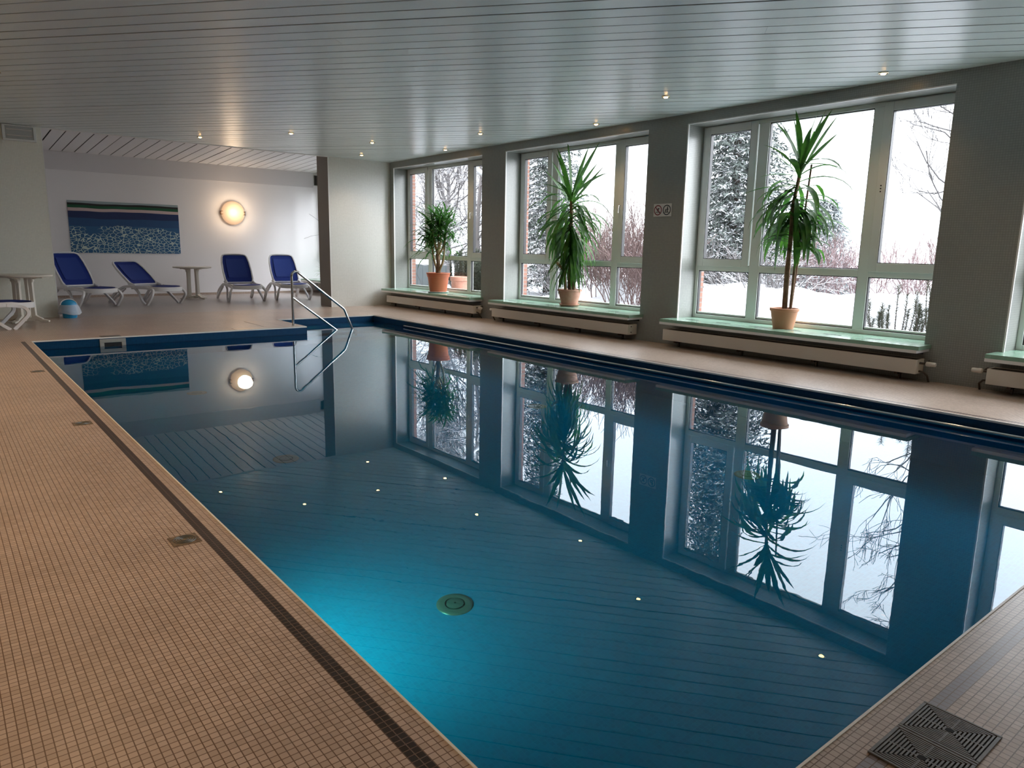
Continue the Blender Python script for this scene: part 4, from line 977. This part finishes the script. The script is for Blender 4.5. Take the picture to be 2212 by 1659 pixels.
# ------------------------------------------------------------------ outside
def hgt(x, y):
    h = 0.06 + 0.05 * mnoise.noise(Vector((x * 0.7, y * 0.7, 0)))
    d = max(0.0, 1 - abs(x - 12.2) / 2.2)                       # a ploughed bank of snow
    amp = (0.62 + 0.22 * mnoise.noise(Vector((0.0, y * 0.45, 3.1)))) * (1.0 if y < 0.5 else max(0.12, 1 - (y - 0.5) / 2.5))
    h += amp * d * d * (3 - 2 * d)
    h += (0.07 * mnoise.noise(Vector((x * 2.1, y * 2.1, 1.0))) + 0.035 * mnoise.noise(Vector((x * 5, y * 5, 2.0)))) * (0.3 + d)
    if x > 14: h += (x - 14) * 0.012
    return h
b = MB(); nx, ny = 90, 190; x0, x1, y0, y1 = FR + 0.21, 19.0, -18.0, 20.0
b.add([(x0 + (x1 - x0) * i / nx, y0 + (y1 - y0) * j / ny, hgt(x0 + (x1 - x0) * i / nx, y0 + (y1 - y0) * j / ny)) for j in range(ny + 1) for i in range(nx + 1)],
      [(j * (nx + 1) + i, j * (nx + 1) + i + 1, (j + 1) * (nx + 1) + i + 1, (j + 1) * (nx + 1) + i) for j in range(ny) for i in range(nx)])
b.add([(19, -60, 0.05), (80, -60, 0.4), (80, 60, 0.4), (19, 60, 0.05)], [(0, 1, 2, 3)])
st(b.build('ground_snow', M['snow'], smooth=80))

TMIN = 0.0052
def twig(mb, p, d, ln, r0, depth, r, up=0.15, spread=0.7, nseg=3, kids=(3, 5)):
    """a branch that forks; three-sided so that thousands stay light"""
    p = Vector(p); d = Vector(d).normalized(); pts = [p.copy()]; r0 = max(r0, TMIN); rad = [r0]
    for i in range(nseg):
        d = (d + Vector((r.gauss(0, 0.16), r.gauss(0, 0.16), r.gauss(0, 0.16) + up * 0.3))).normalized(); p = p + d * ln / nseg
        pts.append(p.copy()); rad.append(max(TMIN, r0 * (1 - 0.55 * (i + 1) / nseg)))
    mb.tube(pts, rad, 4 if depth > 1 else 3, cap=False)
    if depth <= 0: return
    for k in range(r.randint(*kids)):
        t = r.uniform(0.25, 1.0); i = min(nseg - 1, int(t * nseg)); f = t * nseg - i
        q = pts[i].lerp(pts[i + 1], f); ax = d.orthogonal().normalized(); ax.rotate(Matrix.Rotation(r.uniform(0, 2 * PI), 3, d))
        nd = (d + ax * spread * r.uniform(0.6, 1.4) + Vector((0, 0, up))).normalized()
        twig(mb, q, nd, ln * r.uniform(0.45, 0.68), rad[i] * 0.55, depth - 1, r, up, spread, nseg, kids)

def bare_tree(loc, h, label, mat, seed, group=None, lean=(0, 0), nb=16, blen=1.6, depth=3, r0=0.09, zlo=0.25, az=None, up=0.12, name='bare_tree', kids=(3, 5), tmin=0.0052, spread=0.7):
    global TMIN
    TMIN = tmin; r = random.Random(seed); root = empty(name, loc, label, 'tree', group)
    t = MB(); pts = [Vector((lean[0] * k / 6 + r.gauss(0, 0.03), lean[1] * k / 6 + r.gauss(0, 0.03), h * k / 6)) for k in range(7)]
    t.tube(pts, [r0 * (1 - 0.13 * k) for k in range(7)], 8); t.build('trunk', mat, root, smooth=50)
    b = MB()
    for k in range(nb):
        f = zlo + (1 - zlo) * (k + 0.5) / nb; i = min(5, int(f * 6)); q = pts[i].lerp(pts[i + 1], f * 6 - i)
        a = R(r.uniform(0, 360)) if az is None else R(r.uniform(*az))
        twig(b, q, (math.cos(a), math.sin(a), r.uniform(0.15, 0.8)), blen * (1.15 - 0.65 * f) * r.uniform(0.8, 1.2), r0 * 0.30, depth, r, up, spread, 4, kids)
    twig(b, pts[-1], (0.05, 0, 1), blen * 0.6, r0 * 0.25, depth, r, up)
    b.build('branches', mat, root, smooth=60); TMIN = 0.0052

def spruce(loc, h, rad, label, mat, seed, whorls=18, per=8, group=None, zlo=0.06, needle=0.10, dens=3):
    r = random.Random(seed); root = empty('spruce_tree', loc, label, 'tree', group)
    t = MB(); t.tube([(0, 0, -0.2), (0, 0, h * 0.5), (0, 0, h)], [h * 0.022, h * 0.014, 0.01], 8); t.build('trunk', M['trunk'] if mat is M['spruce'] else mat, root, smooth=50)
    b = MB()
    for w in range(whorls):
        f = zlo + (1 - zlo) * (w / whorls) ** 0.9; z0 = h * f; L0 = rad * (1 - f) ** 0.85 + 0.10
        for k in range(per):
            a = 2 * PI * (k + r.random() * 0.8) / per + w; ln = L0 * r.uniform(0.75, 1.12); d = Vector((math.cos(a), math.sin(a), 0)); s = Vector((-d.y, d.x, 0))
            pts = []; m = max(3, int(ln / 0.16))
            for i in range(m + 1):
                t_ = i / m; pts.append(d * ln * t_ + Vector((0, 0, z0 + ln * (0.10 * t_ - 0.62 * t_ * t_ + 0.28 * t_ ** 4) + r.gauss(0, 0.012))))
            b.tube(pts, [0.014 * (1 - 0.8 * i / m) for i in range(m + 1)], 3, cap=False)
            for i in range(1, m + 1):
                for sg in (-1, 1):
                    tl = needle * 2.4 * (1.15 - 0.6 * i / m) * r.uniform(0.7, 1.2); td = (s * sg + d * 0.75 + Vector((0, 0, -0.35 + r.gauss(0, 0.2)))).normalized()
                    q = pts[i]
                    for j in range(dens):
                        c = q + td * tl * j / dens; nd = (td + Vector((r.gauss(0, .5), r.gauss(0, .5), r.gauss(-.15, .45)))).normalized(); wv = nd.cross(Vector((r.gauss(0, 1), r.gauss(0, 1), r.gauss(0, 1) + 1.2))).normalized() * needle * 0.16
                        e_ = c + nd * needle
                        b.add([c - wv, c + wv, e_], [(0, 1, 2)])
    b.build('crown', mat, root)

TG = 'trees in the snowy garden'
spruce((14.2, -1.15, 0.1), 7.2, 1.9, 'snow laden spruce filling the left pane of the widest seen window', M['spruce'], 1, whorls=46, per=11, group=TG, needle=0.13, dens=5)
spruce((13.0, 4.1, 0.1), 7.0, 1.35, 'snow laden spruce at the left of the middle window behind the skirted yucca', M['spruce'], 9, whorls=44, per=10, group=TG, needle=0.13, dens=5)
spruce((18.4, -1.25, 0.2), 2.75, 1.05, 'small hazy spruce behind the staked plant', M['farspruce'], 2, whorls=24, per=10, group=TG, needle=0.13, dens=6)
bare_tree((13.3, -6.75, 0.1), 4.6, 'leafless grey tree reaching into the widest seen window from its right side', M['baretwig'], 12, TG, nb=15, blen=1.9, depth=3, r0=0.06, zlo=0.25, az=(70, 170), up=0.12, kids=(2, 3), tmin=0.0042, spread=0.55)
bare_tree((11.6, -0.95, 0.1), 2.75, 'thin snow dotted sapling standing among the reddish shrubs in the middle window', M['twig'], 4, TG, nb=22, blen=0.42, depth=1, r0=0.03, zlo=0.15, up=0.3, lean=(0.0, -0.35))
r_ = random.Random(90)
bare_tree((13.2, 9.6, 0.0), 5.5, 'frosted bare tree with heavy limbs across the farthest window', M['twig'], 33, TG, nb=46, blen=2.8, depth=3, r0=0.12, zlo=0.12, az=(170, 290), up=0.0)
bare_tree((15.6, 13.6, 0.0), 6.0, 'frosted bare tree behind the first, seen in the left pane of the farthest window', M['twig'], 34, TG, nb=36, blen=2.8, depth=3, r0=0.12, zlo=0.1, az=(200, 330), up=0.0)
bare_tree((11.6, 5.6, 0.0), 5.0, 'frosted bare tree seen in the right pane of the farthest window', M['twig'], 35, TG, nb=32, blen=1.8, depth=3, r0=0.09, zlo=0.1, up=0.0, az=(-110, 110))
BG = 'frosted shrubs in the garden'
spots = [(16.0, -4.9), (16.2, -3.6), (16.0, -2.4), (16.4, -1.1), (16.2, 0.2), (16.5, 1.5), (16.2, 2.8), (16.2, -6.2), (16.0, -7.6), (15.6, -9.0), (15.4, -10.4)]
def thicket(name, label, mat, places, seed, cat='shrubs'):
    """a tangle of twigs nobody could take apart"""
    r = random.Random(seed); b = MB()
    for (x, y, z, h, n, spread, r0, up, base, kids) in places:
        for k in range(n):
            a = r.uniform(0, 2 * PI); s = spread * r.uniform(0.2, 1)
            twig(b, (x + math.cos(a) * base * r.random(), y + math.sin(a) * base * r.random(), z - 0.05), (math.cos(a) * s, math.sin(a) * s, 1), h * r.uniform(0.6, 0.9), r0 * r.uniform(0.8, 1.3), 2, r, up, 0.55, 4, kids)
    tag(b.build(name, mat, smooth=60), label, cat, kind='stuff')
thicket('hedge_twigs', 'reddish frosted hedge twigs in a row behind the snow bank', M['redtwig'], [(x, y, 0.2, 1.35 + r_.uniform(-0.15, 0.2), 30, 0.9, 0.011, 0.2, 0.75, (3, 5)) for x, y in spots], 50)
thicket('bush_twigs', 'brown leaning shrub stems standing in snow outside the middle window', M['browntwig'], [(10.9, -0.9, 0.1, 1.75, 26, 0.5, 0.013, 0.25, 0.5, (3, 5)), (11.4, 0.15, 0.1, 1.75, 26, 0.5, 0.013, 0.25, 0.5, (3, 5)), (10.4, -1.75, 0.1, 1.7, 24, 0.5, 0.013, 0.25, 0.4, (3, 5)), (12.2, 0.9, 0.1, 1.8, 26, 0.5, 0.013, 0.25, 0.5, (3, 5)), (12.0, -0.6, 0.1, 2.0, 26, 0.5, 0.013, 0.25, 0.5, (3, 5))], 71)
thicket('bush_frost', 'frosted white brushwood at the foot of the two big spruces', M['twig'], [(12.0, 2.6, 0.15, 1.5, 30, 0.95, 0.013, 0.05, 0.6, (3, 5)), (12.6, -3.1, 0.15, 1.4, 26, 0.95, 0.013, 0.05, 0.6, (3, 5)), (12.8, -2.1, 0.15, 1.5, 26, 0.95, 0.013, 0.05, 0.6, (3, 5))], 80)

def conifer_bush(loc, shoots, label, mat, seed, h=0.7, need=0.055, name='pine_bush', lean=(0, 0), nw=0.0022, dn=16):
    """upright shoots set all round with needles"""
    r = random.Random(seed); root = empty(name, loc, label, 'shrub'); s_ = MB(); b = MB()
    for (dx, dy, hh) in shoots:
        p = [Vector((dx * 0.3, dy * 0.3, 0.0)), Vector((dx * 0.8, dy * 0.8, hh * 0.4)), Vector((dx, dy, hh * 0.75)), Vector((dx + lean[0], dy + lean[1], hh))]
        pts = bez(p, 8); s_.tube(pts, [0.009 * (1 - 0.7 * i / (len(pts) - 1)) for i in range(len(pts))], 5, cap=False)
        for i in range(3, len(pts)):
            t = (pts[i] - pts[i - 1]).normalized()
            for k in range(dn):
                ax = t.orthogonal().normalized(); ax.rotate(Matrix.Rotation(r.uniform(0, 2 * PI), 3, t)); d = (ax + t * r.uniform(0.3, 1.1)).normalized()
                c = pts[i] + t * r.uniform(-0.012, 0.012); w = d.cross(Vector((r.gauss(0, 1), r.gauss(0, 1), r.gauss(0, 1)))).normalized() * nw; e_ = c + d * need * r.uniform(0.7, 1.2)
                b.add([c - w, c + w, e_], [(0, 1, 2)])
    s_.build('shoots', M['trunk'], root, smooth=60); b.build('needles', mat, root)
r2 = random.Random(6)
conifer_bush((9.15, -7.36, 0.05), [(r2.uniform(-0.35, 0.3), r2.uniform(-0.42, 0.42), r2.uniform(0.42, 0.74)) for k in range(16)] + [(0.0, 0.03, 0.92), (0.02, -0.08, 0.80), (0, 0.22, 0.66)], 'dark young pine bush just outside, low in the widest seen window', M['pine'], 8, need=0.085)
conifer_bush((9.15, -7.86, 0.05), [(r2.uniform(-0.15, 0.15), r2.uniform(-0.2, 0.28), r2.uniform(0.7, 1.25)) for k in range(20)], 'taller young pine half hidden by the near wall pier', M['pine'], 9, need=0.085)
conifer_bush((9.3, -9.9, 0.05), [(r2.uniform(-0.3, 0.3), r2.uniform(-0.5, 0.5), r2.uniform(0.9, 2.3)) for k in range(34)], 'tall young pine outside the nearest window, seen only as a reflection', M['pine'], 10, need=0.09)
for i, (x, y, h) in enumerate([(9.85, 2.75, 1.05), (10.0, 3.35, 1.2), (10.3, 4.0, 1.25), (10.6, 4.7, 1.2), (9.75, 2.1, 1.05)]):
    conifer_bush((x, y, -0.05), [(r2.uniform(-0.4, 0.4), r2.uniform(-0.42, 0.42), h * r2.uniform(0.5, 1.12)) for k in range(90)], ['green yew bush behind the outdoor pot', 'green yew bush left of the outdoor pot', 'green yew bush behind the orange indoor pot', 'green yew bush beside the grey fence', 'green yew bush at the right pane of the farthest window'][i], M['hedge'], 100 + i, need=0.07, name='yew_bush', nw=0.006, dn=14)
root = empty('outdoor_pot', (8.75, 2.42, -0.02), 'weathered terracotta pot outside the farthest window', 'plant pot')
pot(root, [(0.17, 0), (0.20, 0.35), (0.215, 0.62), (0.235, 0.63), (0.24, 0.72), (0.225, 0.725), (0.20, 0.66)], M['terra2'], 0.66, 0.20)
root = empty('garden_fence', (10.2, 5.3, -0.1), 'grey board fence low in the left pane of the farthest window', 'fence')
for k in range(6):
    b = MB(); b.box((-0.02, -0.09 + k * 0.30, 0), (0.02, 0.19 + k * 0.30, 0.98)); b.build('board', M['fence'], root)
b = MB(); b.tube([(9.3, 1.62, -0.05), (9.3, 1.62, 2.65), (9.1, 1.62, 2.85), (8.3, 1.62, 3.2)], 0.05, 12); o = b.build('downpipe', M['drainpipe'], smooth=50); tag(o, 'white downpipe outside the right pane of the farthest window', 'pipe')

# ------------------------------------------------------------------ light, sky, camera
wd = bpy.data.worlds.new('overcast_sky'); S.world = wd; wd.use_nodes = True
bg = wd.node_tree.nodes['Background']; bg.inputs[0].default_value = (0.90, 0.93, 1.0, 1)
wn = wd.node_tree; tcw = N(wn, 'TexCoord'); sx = N(wn, 'SeparateXYZ'); L(wn, tcw.outputs['Generated'], sx.inputs[0])
mw = N(wn, 'MapRange', i_1=0.0, i_2=1.0, i_3=SKY, i_4=SKY * 4.6); L(wn, sx.outputs['Z'], mw.inputs[0]); 
# and brightest round the sun behind the cloud, which stands to the side the camera does not look
dt = N(wn, 'VectorMath', operation='DOT_PRODUCT'); L(wn, tcw.outputs['Generated'], dt.inputs[0]); dt.inputs[1].default_value = Vector((0.66, -0.66, 0.36)).normalized()
mx0 = N(wn, 'Math', operation='MAXIMUM'); mx0.inputs[1].default_value = 0.0; L(wn, dt.outputs['Value'], mx0.inputs[0])
pw_ = N(wn, 'Math', operation='POWER'); pw_.inputs[1].default_value = 5.0; L(wn, mx0.outputs[0], pw_.inputs[0])
ma = N(wn, 'Math', operation='MULTIPLY_ADD'); L(wn, pw_.outputs[0], ma.inputs[0]); ma.inputs[1].default_value = GLOW; L(wn, mw.outputs[0], ma.inputs[2]); L(wn, ma.outputs[0], bg.inputs[1])
for lo, hi in OP + [(ALO, AHI)]:                      # the windows guide the sky light into the room
    li = bpy.data.lights.new('window_portal', 'AREA'); li.shape = 'RECTANGLE'; li.size = WW; li.size_y = ZT - ZS; li.cycles.is_portal = True
    o = bpy.data.objects.new('window_portal', li); COL.objects.link(o); o.location = ((AFR if lo == ALO else FR) + 0.25, (lo + hi) / 2, (ZS + ZT) / 2)
    o.rotation_euler = Matrix(((0, 0, 1), (1, 0, 0), (0, 1, 0))).to_euler()

cd = bpy.data.cameras.new('camera'); cam = bpy.data.objects.new('camera', cd); COL.objects.link(cam)
cam.location = (-0.9953, -11.6696, 1.35); cam.rotation_euler = (R(79.4103), R(-1.0543), R(-38.6926))
cd.sensor_width = 36; cd.lens = 1553.31 / 2212 * 36; cd.clip_start = 0.05; cd.clip_end = 300
S.camera = cam
S.view_settings.view_transform = 'Standard'; S.view_settings.look = 'None'; S.view_settings.gamma = 1.0; S.view_settings.use_curve_mapping = False
S.view_settings.exposure = EXPO
cy = S.cycles
cy.use_denoising = True; cy.max_bounces = 12; cy.diffuse_bounces = 5; cy.glossy_bounces = 5; cy.transmission_bounces = 8; cy.transparent_max_bounces = 24; cy.volume_bounces = 0
cy.sample_clamp_indirect = 4.0; cy.blur_glossy = 0.5
